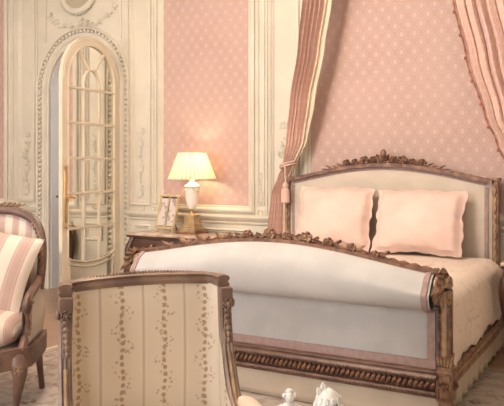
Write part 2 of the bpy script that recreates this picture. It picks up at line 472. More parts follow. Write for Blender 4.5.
# fluted strips running full height
fl = MB()
for x in (-6.16, -4.80, -4.38, -3.245, -3.10, -2.72, -.38):
    fl.box((x, W-.006, 2.45), (.012, .016, 3.0), .003)
for x, z in ((-4.905, 2.80), (-6.03, 2.86)):
    fl.box((x, W-.008, (z+4.1)/2), (.03, .022, 4.1-z), .006); fl.box((x-.02*(1 if x > -5.5 else -1), W-.006, (z+4.1)/2), (.010, .016, 4.1-z), .003)
fl.obj('pilaster_fillet', M['cream'], wall_back)
# dado rail and skirting, interrupted by the doorway
DR = [(.840,0),(.850,.012),(.862,.016),(.870,.010),(.880,.016),(.895,.036),(.912,.046),(.924,.048),(.932,.040),(.938,.02),(.942,0)]
BB = [(0,0),(0,.022),(.15,.022),(.165,.016),(.172,.008),(.18,0)]
def run(name, prof, x0, x1):
    o = MB(); V = [(x, W-h, z) for x in (x0, x1) for z, h in prof]; n = len(prof)
    o.add(V, [(i, i+1, n+i+1, n+i) for i in range(n-1)] + [tuple(range(n)), tuple(range(n, 2*n))]); return o.obj(name, M['cream'])
k = 1
for a, b in ((XL, -6.14), (-4.80, XR)):
    struct(run('trim_%d' % k, DR, a, b)); k += 1
    struct(run('baseboard_back', BB, a, b))
# arched, beaded architrave
def arch_pts(R, y=W, n=28, z0=0):
    return [(dcx-R, y, z0)] + [(dcx-R*math.cos(PI*i/n), y, DZ+R*math.sin(PI*i/n)) for i in range(n+1)] + [(dcx+R, y, z0)]
ar = MB()
def arch_mould(m, R, prof):
    """moulding following the arch; prof = (radial offset, height)"""
    rows = [[(x, yy, z) for x, yy, z in arch_pts(R+o, W-h)] for o, h in prof]
    n = len(rows[0]); V = [p for r in rows for p in r]
    m.add(V, [(a*n+i, a*n+i+1, (a+1)*n+i+1, (a+1)*n+i) for a in range(len(rows)-1) for i in range(n-1)])
arch_mould(ar, dr, [(0,-.01),(0,.03),(.012,.036),(.025,.03),(.032,.016),(.06,.014),(.066,.024),(.078,.028),(.088,.02),(.092,.010),(.125,.010)])
arch_mould(ar, dr+.165, [(0,.0),(.004,.03),(.016,.036),(.026,.026),(.034,0)])
archi = ar.obj('architrave', M['cream'], wall_back)
bd = MB(); R = dr+.148; zz = .2
while zz < DZ:
    for sx in (-1, 1): bd.blob((dcx+sx*R, W-.012, zz), (.021, .022, .023), nu=8, nv=5)
    zz += .056
for i in range(0, 37):
    a = PI*i/36; bd.blob((dcx-R*math.cos(a), W-.012, DZ+R*math.sin(a)), (.021, .022, .021), nu=8, nv=5)
bd.obj('beading', M['cream'], archi)

def vine(m, x, z0, z1, w, y=W):
    n = int((z1-z0)/.022)
    m.tube([(x+w*.35*math.sin(i*.55), y-.006, z0+(z1-z0)*i/n) for i in range(n+1)], .005, 6, up=(0,1,0))
    for i in range(0, n, 1):
        z = z0+(z1-z0)*i/n; s = 1 if i % 2 else -1; xx = x+w*.35*math.sin(i*.55)
        m.leaf((xx, y-.004, z), (s, 0, .9), w*random.uniform(.55, .85), w*.16, (0,-1,0), .25)
        if i % 4 == 0: m.rose((xx+s*w*.35, y-.006, z+.01), w*.24, (0,-1,0))
cv = MB()
vine(cv, -6.33, 1.08, 1.72, .075); vine(cv, -4.625, 1.08, 1.75, .06); vine(cv, -2.915, 1.08, 1.70, .08)
vine(cv, -6.595, 1.06, 1.40, .035); vine(cv, -3.165, 1.06, 1.36, .04)
for x in (-6.33, -4.625, -2.915):
    for t in range(7):
        a = PI*t/6; cv.leaf((x, W-.004, 1.78), (math.cos(a), 0, math.sin(a)), .06, .014, (0,-1,0), .1)
cv.obj('carved_ornament', M['cream'], wall_back)
cg = MB()
for sx in (-1, 1):                                    # garland under the round mirror
    for i in range(13):
        t = i/12; x = -5.47+sx*(.05+.42*t); z = 3.02-.03*math.sin(PI*t)+.16*t*t
        cg.leaf((x, W-.004, z), (sx, 0, random.uniform(-.8,.8)), .07, .02, (0,-1,0), .25)
        if i % 3 == 0: cg.rose((x, W-.006, z), .03, (0,-1,0))
cg.rose((-5.47, W-.01, 3.04), .055, (0,-1,0))
for i in range(9):
    a = PI*i/8; cg.leaf((-5.47, W-.004, 3.05), (math.cos(a), 0, -abs(math.sin(a))*.8), .13, .024, (0,-1,0), .2)
cg.obj('carved_garland', M['cream'], wall_back)

# round mirror above the door
t = thing('round_mirror', 'round mirror in a carved cream frame on the wall above the arched door', 'mirror', (-5.50, W, 3.40))
MB().add([(.205*math.cos(2*PI*i/40), -.02, .205*math.sin(2*PI*i/40)) for i in range(40)] + [(.205*math.cos(2*PI*i/40), -.005, .205*math.sin(2*PI*i/40)) for i in range(40)],
         [tuple(range(40)), tuple(range(40, 80))] + [(i, (i+1) % 40, (i+1) % 40+40, i+40) for i in range(40)]).obj('mirror_glass', M['mirror'], t, smooth_=False)
m = MB(); ringp = [(.235*math.cos(2*PI*i/48), -.03, .235*math.sin(2*PI*i/48)) for i in range(48)]
m.sweep(ringp, [(.03*math.cos(2*PI*i/8), .035*math.sin(2*PI*i/8)) for i in range(8)], up=(0,-1,0), closed=True)
m.obj('frame', M['cream'], t)
m = MB()
for i in range(40):
    a = 2*PI*i/40; m.leaf((.25*math.cos(a), -.03, .25*math.sin(a)), (math.cos(a+.7), 0, math.sin(a+.7)), .05, .016, (0,-1,0), .1)
m.obj('leaf_border', M['cream'], t)

# ------------------------------------------------------------------ door leaf (open, mirrored panes)
hx, hy = -4.93, W-.02; wl = .915
ang = math.atan2(-1.104, .072)                        # from hinge into the room
d = struct(bpy.data.objects.new('door_1', None)); C.objects.link(d); d.location = (hx, hy, 0); d.rotation_euler = (0, 0, ang)
# local: x along leaf from hinge, y thickness, z up
st = .085; zs = DZ-.02; zb = .46
def arch_z(x, inset): # outer outline inset
    r = wl/2-inset; q = r*r-(x-wl/2)**2
    return zs + math.sqrt(max(q, 0))
leaf = MB(); n = 24
outl = [(0, .012)] + [(wl/2-wl/2*math.cos(PI*i/n), zs+wl/2*math.sin(PI*i/n)) for i in range(n+1)] + [(wl, .012)]
r2 = wl/2-st
inn = [(st, zb+.05)] + [(wl/2-r2*math.cos(PI*i/n), zs+r2*math.sin(PI*i/n)) for i in range(n+1)] + [(wl-st, zb+.05)]
for y0, y1 in ((-.022, .022),):
    V = [(x, y0, z) for x, z in outl] + [(x, y0, z) for x, z in inn] + [(x, y1, z) for x, z in outl] + [(x, y1, z) for x, z in inn]; q = len(outl); F = []
    for i in range(q-1):
        F += [(i, i+1, q+i+1, q+i), (2*q+i, 3*q+i, 3*q+i+1, 2*q+i+1), (i, 2*q+i, 2*q+i+1, i+1), (q+i, q+i+1, 3*q+i+1, 3*q+i)]
    leaf.add(V, F)
# lower rail with a swept (dipping) top edge
nb = 16; low = [(x, zb+.06-.07*math.sin(PI*x)**.7) for x in [i/nb for i in range(nb+1)]]
low = [(st+(wl-2*st)*x, z) for x, z in low]
for (xa, za), (xb, zb_) in zip(low, low[1:]): leaf.prism([(xa, .012), (xb, .012), (xb, zb_), (xa, za)], -.022, .022)
leaf.box((st/2, 0, .3), (st, .0438, .58)); leaf.box((wl-st/2, 0, .3), (st, .0438, .58))
leafo = leaf.obj('door_leaf', M['door'], d)
mm = MB()
mm.rframe(st+.04, wl-st-.04, .12, .40, -.022, P2)
for sgn in (-1, 1):                                   # bead round the glazing
    mm.sweep([(x, sgn*.024, z) for x, z in inn] + [(x, sgn*.024, z) for x, z in low[::-1]], [(.008*math.cos(2*PI*i/6), .008*math.sin(2*PI*i/6)) for i in range(6)], up=(0,1,0), closed=True)
    mm.sweep([(x, sgn*.024, z-.05) for x, z in low], [(.007*math.cos(2*PI*i/6), .007*math.sin(2*PI*i/6)) for i in range(6)], up=(0,1,0))
    mm.sweep([(wl/2-(wl/2-.02)*math.cos(PI*i/n), sgn*.022, zs+(wl/2-.02)*math.sin(PI*i/n)) for i in range(n+1)], [(.007*math.cos(2*PI*i/6), .007*math.sin(2*PI*i/6)) for i in range(6)], up=(0,1,0))
mm.obj('glazing_bead', M['door'], d)
gl = MB(); poly = [(st, zb-.02)] + inn[1:-1] + [(wl-st, zb-.02)]
V = [(x, -.004, z) for x, z in poly] + [(x, .004, z) for x, z in poly]; q = len(poly)
gl.add(V, [tuple(range(q)), tuple(range(q, 2*q))[::-1]] + [(i, (i+1) % q, (i+1) % q+q, i+q) for i in range(q)])
gl.obj('mirror_pane', M['mirror'], d, smooth_=False)
mu = MB(); w3 = (wl-2*st)/3; xa, xb = st+w3, st+2*w3
bar = .022
def mbar(x0, z0, x1, z1): mu.sweep([(x0, 0, z0), (x1, 0, z1)], [(.022,-bar/2),(.026,0),(.022,bar/2),(-.022,bar/2),(-.026,0),(-.022,-bar/2)], up=(0,1,0))
rz = zs-.04
for x in (xa, xb): mbar(x, zb-.02, x, rz)
for k in range(5): mbar(st, .80+.35*k, wl-st, .80+.35*k)
# small inner arch and two rays
sa = [(wl/2-w3/2*math.cos(PI*i/10), rz+w3/2*math.sin(PI*i/10)*1.35) for i in range(11)]
mu.sweep([(x, 0, z) for x, z in sa], [(.022,-bar/2),(.026,0),(.022,bar/2),(-.022,bar/2),(-.026,0),(-.022,-bar/2)], up=(0,1,0))
for sx in (-1, 1):
    mbar(wl/2+sx*.04, rz+w3*.60, wl/2+sx*.20, zs+r2*.84)
mu.obj('glazing_bars', M['door'], d)
MB().box((-.012, 0, 1.16), (.02, .03, 2.28), .002).obj('hinge_gap_strip', M['gimp'], d)  # added strip, its red-brown colour stands in for the dark hinge gap
hd = MB()
for sgn in (-1, 1):
    hd.box((wl-.042, sgn*.027, 1.12), (.034, .010, .56), .004); 
    hd.blob((wl-.042, sgn*.030, 1.40), (.022, .008, .03)); hd.blob((wl-.042, sgn*.030, .84), (.022, .008, .03))
ep = hd.obj('handle_plate', M['brass'], d)
hd = MB()
for sgn in (-1, 1): hd.tube([(wl-.042, sgn*.03, 1.12), (wl-.042, sgn*.065, 1.12), (wl-.06, sgn*.075, 1.12), (wl-.13, sgn*.07, 1.105), (wl-.155, sgn*.068, 1.115)], [.010, .009, .010, .011, .007], 8)
hd.obj('door_handle', M['brass'], ep)
hg = MB()
for z in (.35, 1.25, 2.05):
    hg.tube([(-.004, .026, z-.06), (-.004, .026, z+.06)], .011, 8, up=(1,0,0)); hg.blob((-.004, .026, z+.07), (.009,.009,.014)); hg.blob((-.004, .026, z-.07), (.009,.009,.014))
hg.obj('hinge', M['brass'], d)

# ------------------------------------------------------------------ rug
o = MB().box(((-3.95+1.1)/2, (.7+5.0)/2, .004), (5.05, 4.3, .008)).obj('area_rug', M['rug'], smooth_=False)
tag(o, 'faded floral area rug with striped borders lying under the bed and armchairs', 'rug')
fr = MB()
yy = .72
while yy < 4.98:
    fr.box((-3.975+random.uniform(-.005,.005), yy, .003), (.05, .008, .005)); yy += .025
fo = fr.obj('fringe', M['lining'], o); 
RZ = .008

# ------------------------------------------------------------------ bed
BX, BY = -1.91, 3.70
bed = thing('bed', 'large carved gilt upholstered bed with rolled footboard and rose crest', 'bed', (BX, BY, RZ))
hw = 1.02; L = 2.10
def ztop(x): return .835 + .125*math.cos(min(1, abs(x)/hw)*PI/2)**1.3
# footboard upholstery: over the top, round the outward roll and down to the rail
def foot_prof(x):
    zt = ztop(x); e = 1
    pts = [(.075, zt-.10), (.055, zt-.015), (.02, zt), (-.045, zt-.006), (-.105, zt-.040), (-.150, zt-.095), (-.162, (zt+.66)/2-.025), (-.140, .672), (-.085, .640), (-.022, .652), (.018, .625), (.024, .50), (.020, .40), (.012, .31)]
    return interp([(0, y, z) for y, z in pts], 4)
nx = 60; rows = [foot_prof(-hw+.045 + (2*hw-.09)*i/nx) for i in range(nx+1)]; nr = len(rows[0])
fb = MB(); V = []; UV = []
for i, r in enumerate(rows):
    x = -hw+.045+(2*hw-.09)*i/nx
    for j, p in enumerate(r): V.append((x, p.y, p.z)); UV.append((x, j*.03))
fb.add(V, [(i*nr+j, (i+1)*nr+j, (i+1)*nr+j+1, i*nr+j+1) for i in range(nx) for j in range(nr-1)], UV)
fbo = fb.obj('footboard_upholstery', M['linen'], bed)
MB().grid(lambda u, v: (-hw+.03+(2*hw-.06)*u, .075, lerp(.28, ztop(-hw+2*hw*u)-.05, v)), 20, 2).obj('footboard_back', M['linen'], bed, solid=.01)
# pink gimp border: outline of flat panel, plus the strip beneath the crest
gp = MB()
def strip(m, pts, w, up, t=.006): m.sweep(pts, [(t, -w/2), (t*1.4, 0), (t, w/2), (-t, w/2), (-t, -w/2)], up=up)
for sx in (-1, 1):
    strip(gp, [(sx*(hw-.075), .008, .30), (sx*(hw-.075), .008, .63)], .045, (0,-1,0))
strip(gp, [(-hw+.05, .006, .335), (hw-.05, .006, .335)], .05, (0,-1,0))
strip(gp, [(-hw+.05+(2*hw-.1)*i/40, -.052, ztop(-hw+.05+(2*hw-.1)*i/40)-.014) for i in range(41)], .04, (0,-.75,.65), .005)
for sx in (-1, 1):
    pr = foot_prof(sx*(hw-.07)); strip(gp, [(sx*(hw-.072), p.y-.001, p.z) for p in pr[8:38]], .03, (0,-1,.01), .007)
gp.obj('pink_border', M['gimp'], fbo)
# crest rail: twisted ribbon along the top of the footboard
def rope(m, pts, r, turns=1.1, lobes=2, seg=10):
    prof = []
    for i in range(seg):
        a = 2*PI*i/seg; k = r*(1+.32*math.cos(lobes*a)); prof.append((k*math.cos(a), k*math.sin(a)))
    m.sweep(pts, prof, up=(0,.3,1), twist=turns)
cr = MB(); NN = 240
cp = [(-hw+.03+(2*hw-.06)*i/NN, -.012, ztop(-hw+.03+(2*hw-.06)*i/NN)+.004) for i in range(NN+1)]
rope(cr, cp, .015, .42)
cr.sweep(cp[::4], [(-.012,-.03),(.006,-.03),(.010,0),(.006,.045),(-.012,.045)], up=(0,0,1))
crest = cr.obj('crest_rail', M['goldd'], bed)
for i, (x, r) in enumerate(((-.74,.020),(-.60,.024),(-.46,.024),(-.31,.032),(-.17,.036),(-.02,.044),(.10,.034),(.22,.042),(.36,.034),(.50,.032),(.64,.026))):
    f = MB(); zt = ztop(x); f.rose((x, -.028, zt+r*.75), r, (.05, -.8, .55))
    for k in range(6):
        a = random.uniform(-.5, .5) + (0 if k % 2 else PI); f.leaf((x+.02*math.cos(a), -.02, zt+.012), (math.cos(a), -.15, .25+.2*random.random()), .075, .016, (0,-.6,.8), .1)
    f.obj('carved_flower', M['gold' if i % 2 else 'goldd'], crest)
# foot posts with scrolled volutes
for sx in (-1, 1):
    p = MB(); x = sx*hw
    p.box((x, .035, .46), (.052, .085, .56), .008)
    p.box((x, .03, .235), (.085, .11, .17), .006)
    p.box((x, .03, .325), (.075, .10, .018), .005)
    p.lathe([(.032,0),(.036,.02),(.026,.05),(.040,.085),(.042,.13),(.036,.15)], (x, .03, 0), 16)
    po = p.obj('foot_post', M['gold'], bed)
    b = MB()
    for s2 in (-1, 1):
        b = MB()
        for i in range(24): b.blob((x+s2*.030, -.006, .37+.0165*i), (.008, .012, .010), nu=6, nv=4)
        b.obj('beading', M['goldd'], po)
    hl = MB(); hl.box((x, -.010, .575), (.026, .012, .38), .005)
    hl.obj('flute', M['goldl'], po)
    b = MB(); b.rose((x, -.028, .235), .028, (0,-1,0)); b.rose((x+sx*.045, .03, .235), .028, (sx,0,0))
    b.rframe(x-.038, x+.038, .165, .305, -.025, [(0,0),(0,.008),(.008,.008),(.008,0)])
    b.obj('carved_block', M['goldd'], po)
    b = MB()
    for k in range(5):
        b.leaf((x+(k-2)*.014, -.012, .335), ((k-2)*.12, -.05, 1), .065, .010, (0,-1,0), .08)
    for k in range(3): b.leaf((x+sx*.028, .035+(k-1)*.022, .335), (.03*sx, (k-1)*.1, 1), .065, .010, (sx,0,0), .08)
    b.obj('acanthus', M['goldl'], po)
    v = MB(); sp = []
    for i in range(49):
        tt = i/48; a = -.3+PI*1.0+tt*2.1*2*PI; rr = lerp(.082, .012, tt)
        sp.append((x, -.045+rr*math.cos(a), .755+rr*math.sin(a)))
    v.sweep(sp, [(.014,-.036),(.018,0),(.014,.036),(-.012,.036),(-.012,-.036)], up=(0,0,1))
    v2 = v.obj('volute', M['goldl'], po)
    v = MB(); v.blob((x, -.045, .755), (.034, .072, .072), nu=14, nv=10)
    v.obj('volute_core', M['gold'], v2)
    v = MB()
    for k in range(7):
        a = PI*(.15+.75*k/6); v.leaf((x, -.045-.085*math.cos(a)*-1*-1, .755+.085*math.sin(a)), (0, -math.sin(a), -math.cos(a)*.6+.1), .075, .026, (0,-math.cos(a), math.sin(a)), .1)
    for k in range(4): v.leaf((x, -.125+.004*k, .80-.022*k), ((k-1.5)*.4, -.1, -1), .10, .014, (0,-1,.1), .12)
    v.rose((x, -.062, .842), .026, (0,-.5,1))
    v.leaf((x, -.11, .83), (0,-.3,-1), .13, .03, (0,-1,.4), .15)
    v.obj('volute_leaves', M['gold'], v2)
# carved foot rail
rl = MB()
rl.sweep([(-hw+.04, 0, 0), (hw-.04, 0, 0)], [(a, -b) for a, b in [(.315,-.01),(.315,-.022),(.305,-.034),(.292,-.030),(.286,-.040),(.276,-.046),(.266,-.038),(.262,-.014),(.205,-.012),(.200,-.034),(.190,-.040),(.180,-.034),(.176,-.022),(.166,-.020),(.166,.05),(.315,.05)]], up=(0,0,1))
# sweep binormal points along T x N = x cross z = -y, so the profile's second value is negative towards the camera
fr_ = rl
ft = rl.obj('foot_rail', M['redwood'], bed)
ft_y = 0
b = MB()
i = 0; x = -hw+.06
while x < hw-.05:
    b.blob((x, -.024, .233), (.014, .018, .026), Matrix.Rotation(.5, 3, 'Y'), 8, 5); x += .030
b.obj('carved_gadroon', M['goldd'], ft)
b = MB(); x = -hw+.05
while x < hw-.04:
    b.blob((x, -.042, .276), (.008, .006, .008), nu=6, nv=4); x += .020
b.obj('pearl_beading', M['goldd'], ft)
b = MB(); x = -hw+.05
while x < hw-.04:
    b.blob((x, -.038, .190), (.007, .006, .007), nu=6, nv=4); x += .020
b.obj('pearl_beading', M['goldd'], ft)
# side rails
for sx in (-1, 1):
    r = MB(); pts = interp([(sx*hw, .08, .245), (sx*hw, .6, .238), (sx*hw, 1.4, .228), (sx*(hw-.02), 1.9, .235), (sx*(hw-.05), L-.03, .27)], 8)
    r.sweep(pts, [(.048,-.014),(.050,.014),(.036,.022),(.026,.012),(-.006,.012),(-.014,.024),(-.030,.026),(-.044,.016),(-.044,-.016),(-.030,-.026),(-.014,-.024),(-.006,-.012),(.026,-.012),(.036,-.022)], up=(0,0,1))
    ro = r.obj('side_rail', M['gold'], bed)
    b = MB(); yy = .12
    while yy < 1.9:
        b.blob((sx*(hw+.014), yy, .246), (.009, .013, .012), nu=6, nv=4); yy += .028
    b.obj('pearl_beading', M['goldl'], ro)
# valance cloth with soft folds
def val(u, v):
    segs = [(-hw+.03, 1.95), (-hw+.03, .03), (hw-.03, .03), (hw-.03, 1.95)]
    l1, l2 = 1.92, 2*hw-.06; t = u*(2*l1+l2)
    if t < l1: x, y = -hw+.03, 1.95-t
    elif t < l1+l2: x, y = -hw+.03+(t-l1), .03
    else: x, y = hw-.03, .03+(t-l1-l2)
    side = 0 if l1 <= t <= l1+l2 else 1
    w = .012*math.sin(t*38)*(1-v)*side + .003*math.sin(t*9)
    return (x+(w if side else 0)*(1 if x > 0 else -1), y-(0 if side else w), lerp(.004, .185, v))
MB().grid(val, 300, 4).obj('valance', M['valance'], bed, solid=.004)
# headboard
hh = .90; HY = 2.06
def zh(x): return 1.285 + .135*math.cos(min(1, abs(x)/hh)*PI/2)**1.1
hp = MB(); nx = 40
def hbf(u, v):
    x = -hh+(2*hh)*u; z = lerp(.35, zh(x)-.012, v)
    edge = min(u, 1-u)*2*hh; e2 = min(edge, (zh(x)-z))
    return (x, HY-.035-.035*min(1, e2/.10)**.5, z)
hp.grid(hbf, nx, 24); hbu = hp.obj('headboard_upholstery', M['hblinen'], bed)
MB().grid(lambda u, v: (-hh+.01+(2*hh-.02)*u, HY+.01, lerp(.15, zh(-hh+2*hh*u)-.01, v)), 30, 2).obj('headboard_back', M['goldd'], bed, solid=.03)
g = MB()
for sx in (-1, 1): strip(g, [(sx*(hh-.05), HY-.058, .4), (sx*(hh-.05), HY-.058, 1.24)], .03, (0,-1,0))
strip(g, [(-hh+.05+(2*hh-.1)*i/40, HY-.055, zh(-hh+.05+(2*hh-.1)*i/40)-.035) for i in range(41)], .022, (0,-1,0))
g.obj('pink_border', M['gimp'], hbu)
fr = MB(); hpts = [(-hh+2*hh*i/200, HY-.045, zh(-hh+2*hh*i/200)) for i in range(201)]
rope(fr, hpts, .014, .42); fr.sweep(hpts[::4], [(-.018,-.03),(.004,-.034),(.014,-.012),(.014,.05),(-.018,.05)][::-1], up=(0,0,1))
hfr = fr.obj('headboard_crest_rail', M['goldd'], bed)
for sx in (-1, 1):
    p = MB(); x = sx*(hh+.015)
    p.box((x, HY-.02, .66), (.05, .085, 1.26), .010); p.box((x, HY-.02, 1.30), (.064, .095, .03), .006)
    p.lathe([(.030,0),(.036,.02),(.026,.04),(.034,.06)], (x, HY-.02, 0), 12)
    po = p.obj('head_post', M['gold'], bed)
    rp = MB(); rope(rp, [(x, HY-.072, .35+.9*i/90) for i in range(91)], .011, .45); rp.obj('rope_moulding', M['goldl'], po)
hc = MB()
def hcrest(m):
    y = HY-.06
    m.blob((0, y, 1.515), (.028, .024, .040)); m.rose((0, y-.01, 1.455), .040, (0,-1,.3))
    for sx in (-1, 1):
        m.tube([(sx*.06, y, 1.44), (sx*.075, y, 1.49), (sx*.11, y, 1.485), (sx*.125, y, 1.45), (sx*.10, y, 1.435)], .011, 8)
        m.leaf((sx*.02, y, 1.45), (sx*.6, -.2, 1), .075, .022, (0,-1,0), .2)
        for x, r in ((.085, .038), (.17, .050), (.255, .038), (.335, .042)): m.rose((sx*x, y-.008, zh(x)+.018+r*.35), r, (sx*.2,-1,.4))
        for k in range(14):
            x = .05+.035*k; m.leaf((sx*x, y, zh(x)+.012), (sx, -.15, .35*math.sin(k*2.2)+.15), .075, .018*(1-k/22), (0,-1,.2), .1)
hcrest(hc); hc.obj('rose_crest', M['goldd'], hfr)

for o_ in bed.children:
    if o_.name.split('.')[0] in ('headboard_upholstery','headboard_back','headboard_crest_rail','head_post'): o_.location.x = .015
# mattress, bedspread, pillows
mt = MB().box((0, 0, 0), (1.90, 1.88, .30), .06).obj('mattress', M['hblinen'], loc=(BX, BY+1.05, .50))
tag(mt, 'deep mattress on the carved bed, covered by the quilted bedspread', 'mattress')
mw = .975
def qf(u, v):
    # u across (left drape, top, right drape), v foot to head
    y = lerp(.14, 1.95, v); dl = .43; tot = 2*dl+2*mw; t = u*tot
    z = .690; top = z
    hb = 1-.55*max(0, (v-.93)/.07)**2
    if t < dl or t > tot-dl:
        s = -1 if t < dl else 1; q = dl-t if t < dl else t-(tot-dl)
        x = s*(mw+.012+.030*(q/dl)**1.0 + .012*math.sin(y*9)*(q/dl))
        zz = top-.05-q*(.33/.43)*1.02+.010*math.sin(y*31)*(q/dl)**6
        x += s*.016*math.sin(PI*q/dl)
    else:
        x = -mw+(t-dl); e = min(mw-abs(x), .10)
        zz = top-.05*(1-e/.10)**2.2 + .006*math.sin(x*7+y*3)*math.sin(y*5)
    if v > .95: zz -= .035*((v-.95)/.05)**2*(1 if zz > .6 else 0)
    if v < .05: zz -= .03*((.05-v)/.05)**2
    return (x, y, zz)
q = MB().grid(qf, 96, 80, lambda u, v: (u*2.8, v*1.85)).obj('bedspread', M['quilt'], loc=(BX, BY, 0), solid=.014)
tag(q, 'quilted pale pink and cream bedspread with scalloped edge draped over the bed', 'bedspread')
def pillow(name, label, x, y, rz, tilt, w, h, flip):
    root = thing(name, label, 'pillow', (BX+x, BY+y, .712), rz, 'pink pillows against the headboard')
    rt = Matrix.Rotation(-tilt, 3, 'X')
    def side(s):
        def f(u, v):
            a, b = u*2-1, v*2-1; fl = .045
            ex = min(1, (1-abs(a))/.16); ez = min(1, (1-abs(b))/.16)
            th = .12*(max(0, (1-a*a))**.42)*(max(0, (1-b*b))**.42)
            th *= min(1, max(0, min(ex, ez)*1.0-.28)/.5)**.7 if min(ex, ez) < .78 else 1
            wr = .006*math.sin(a*9+flip)*math.sin(b*7+2*flip)
            X = a*w/2*(1-.05*(1-b*b)) + .006*math.sin(b*15+flip)*abs(a)**6+.008*math.sin(b*6+2*flip)*abs(a)**4; Z = b*h/2*(1-.06*(1-a*a)) + .005*math.sin(a*17+flip)*abs(b)**6+.007*math.sin(a*5+flip)*abs(b)**3 - .012*abs(a)**3*(b > 0)
            p = Vector((X, s*(th+.002+(wr if th > .03 else 0)), Z)); p = rt @ p
            return (p.x, p.y, p.z+h/2*math.cos(tilt)*.97+.012)
        return f
    m = MB(); m.grid(side(1), 36, 32); m.grid(side(-1), 36, 32); m.obj('pillowcase', M['pinkcloth'], root)
    e = MB(); g = side(1); k = 20
    def ring(q):
        pts = [g(q+(1-2*q)*i/k, q) for i in range(k)] + [g(1-q, q+(1-2*q)*i/k) for i in range(k)] + [g(1-q-(1-2*q)*i/k, 1-q) for i in range(k)] + [g(q, 1-q-(1-2*q)*i/k) for i in range(k)]
        return pts
    e.tube(ring(0), .0045, 6, closed=True); 
    e.obj('edge_piping', M['pinkcloth'], root)
pillow('bed_pillow', 'left pink flanged pillow leaning on the headboard, nearer the tasselled curtain', -.355, 1.80, .03, .32, .67, .55, 0)
pillow('bed_pillow', 'right pink flanged pillow leaning on the headboard, nearer the dark nightstand', .375, 1.80, -.02, .33, .73, .54, 1.7)

# ------------------------------------------------------------------ bed curtains on a half-round canopy
CZ = 3.55
can = thing('bed_canopy', 'gilt half-round canopy crown on the wall above the bed', 'canopy', (-1.80, W, CZ))
m = MB(); ce = [(-.72*math.cos(PI*i/24), -.62*math.sin(PI*i/24)-.01, 0) for i in range(25)]
m.sweep(ce, [(-.05,-.012),(.05,-.012),(.07,.02),(.05,.03),(-.05,.014)], up=(0,0,1)); m.obj('crown_rail', M['gold'], can)
m = MB(); m.add([(x, y, .04) for x, y, z in ce], [tuple(range(25))]); m.obj('crown_top', M['damask'], can, solid=.01)

def curtain(name, label, tab, nf, mirror, group):
    """tab rows: z, inner x, outer x, y at inner, y at outer, fold amplitude"""
    root = thing(name, label, 'curtain', (0,0,0), 0, group)
    zt, zb = tab[-1][0], tab[0][0]
    def f(u, v, off=0):
        z = lerp(zb, zt, v); xi, xo, yi, yo, am = table_lookup(tab, z)
        ph = u*nf*2*PI + .5*math.sin(z*2.1) + u*1.3
        s = math.sin(ph)+.3*math.sin(2.3*ph+z)
        x = lerp(xi, xo, u) + .25*am*math.cos(ph*1.0); y = lerp(yi, yo, u) + am*s
        return (x, y+off, z)
    nu = nf*14; wd = 1.6
    MB().grid(lambda u, v: f(u, v), nu, 90, lambda u, v: (u*wd, v*(zt-zb))).obj('curtain_cloth', M['curtain'], root, solid=.004)
    m = MB(); m.grid(lambda u, v: (lambda p: (p[0]+(.016 if mirror else -.016)*0, p[1]+.012, p[2]))(f(u*.10-.0, v)), 8, 90)
    V = []
    e = MB(); pts = [f(0, j/120) for j in range(121)]
    e.tube([(p[0]+(-.004 if mirror else .004), p[1]-.004, p[2]) for p in pts], [.005+.005*(j % 3 == 0) for j in range(121)], 6)
    if mirror:
        for j in range(40, 121, 6): e.blob((pts[j][0]-.012, pts[j][1]-.006, pts[j][2]), (.012, .010, .018), nu=6, nv=4)
    e.obj('fringe', M['fringe'] if mirror else M['lining'], root)
    if not mirror:                                    # cream lining turned out along the leading edge
        V = MB().grid(lambda u, v: (lambda p: (p[0]+.055*u*(.35+.65*min(1, abs(lerp(zb, zt, v)-1.42)/.5)), p[1]+.016+.006*math.sin(u*5), p[2]))(f(0, v)), 6, 90)
        V.obj('turned_lining', M['lining'], root, solid=.004)
    return root
# left: inner (leading) edge is on the bed side
g = 'pink bed curtains tied back beside the headboard'
curtain('bed_curtain', 'pink bed curtain left of the headboard, tied back with a pale cord', [
    (.012, -2.875, -3.06, 5.75, 5.70, .020), (.79, -2.87, -3.03, 5.75, 5.70, .018), (1.15, -2.865, -2.98, 5.74, 5.69, .013), (1.33, -2.80, -2.89, 5.71, 5.66, .008), (1.42, -2.75, -2.83, 5.69, 5.64, .008), (1.65, -2.63, -2.775, 5.65, 5.59, .014),
    (2.0, -2.55, -2.71, 5.60, 5.54, .022), (2.43, -2.44, -2.59, 5.55, 5.45, .028), (2.85, -2.35, -2.51, 5.50, 5.38, .032), (CZ-.01, -2.22, -2.47, 5.40, 5.50, .030)], 5, False, g)
curtain('bed_curtain', 'pink bed curtain right of the headboard with a dark tasselled edge', [
    (.012, -.74, -.46, 5.66, 5.54, .022), (.9, -.72, -.48, 5.66, 5.54, .020), (1.22, -.72, -.56, 5.66, 5.58, .013), (1.37, -.86, -.58, 5.62, 5.52, .016), (1.60, -.95, -.56, 5.58, 5.44, .022),
    (1.8, -1.03, -.58, 5.53, 5.36, .034), (2.23, -1.15, -.62, 5.46, 5.28, .040), (2.7, -1.24, -.70, 5.38, 5.24, .042), (CZ-.01, -1.36, -1.10, 5.24, 5.40, .035)], 7, True, g)
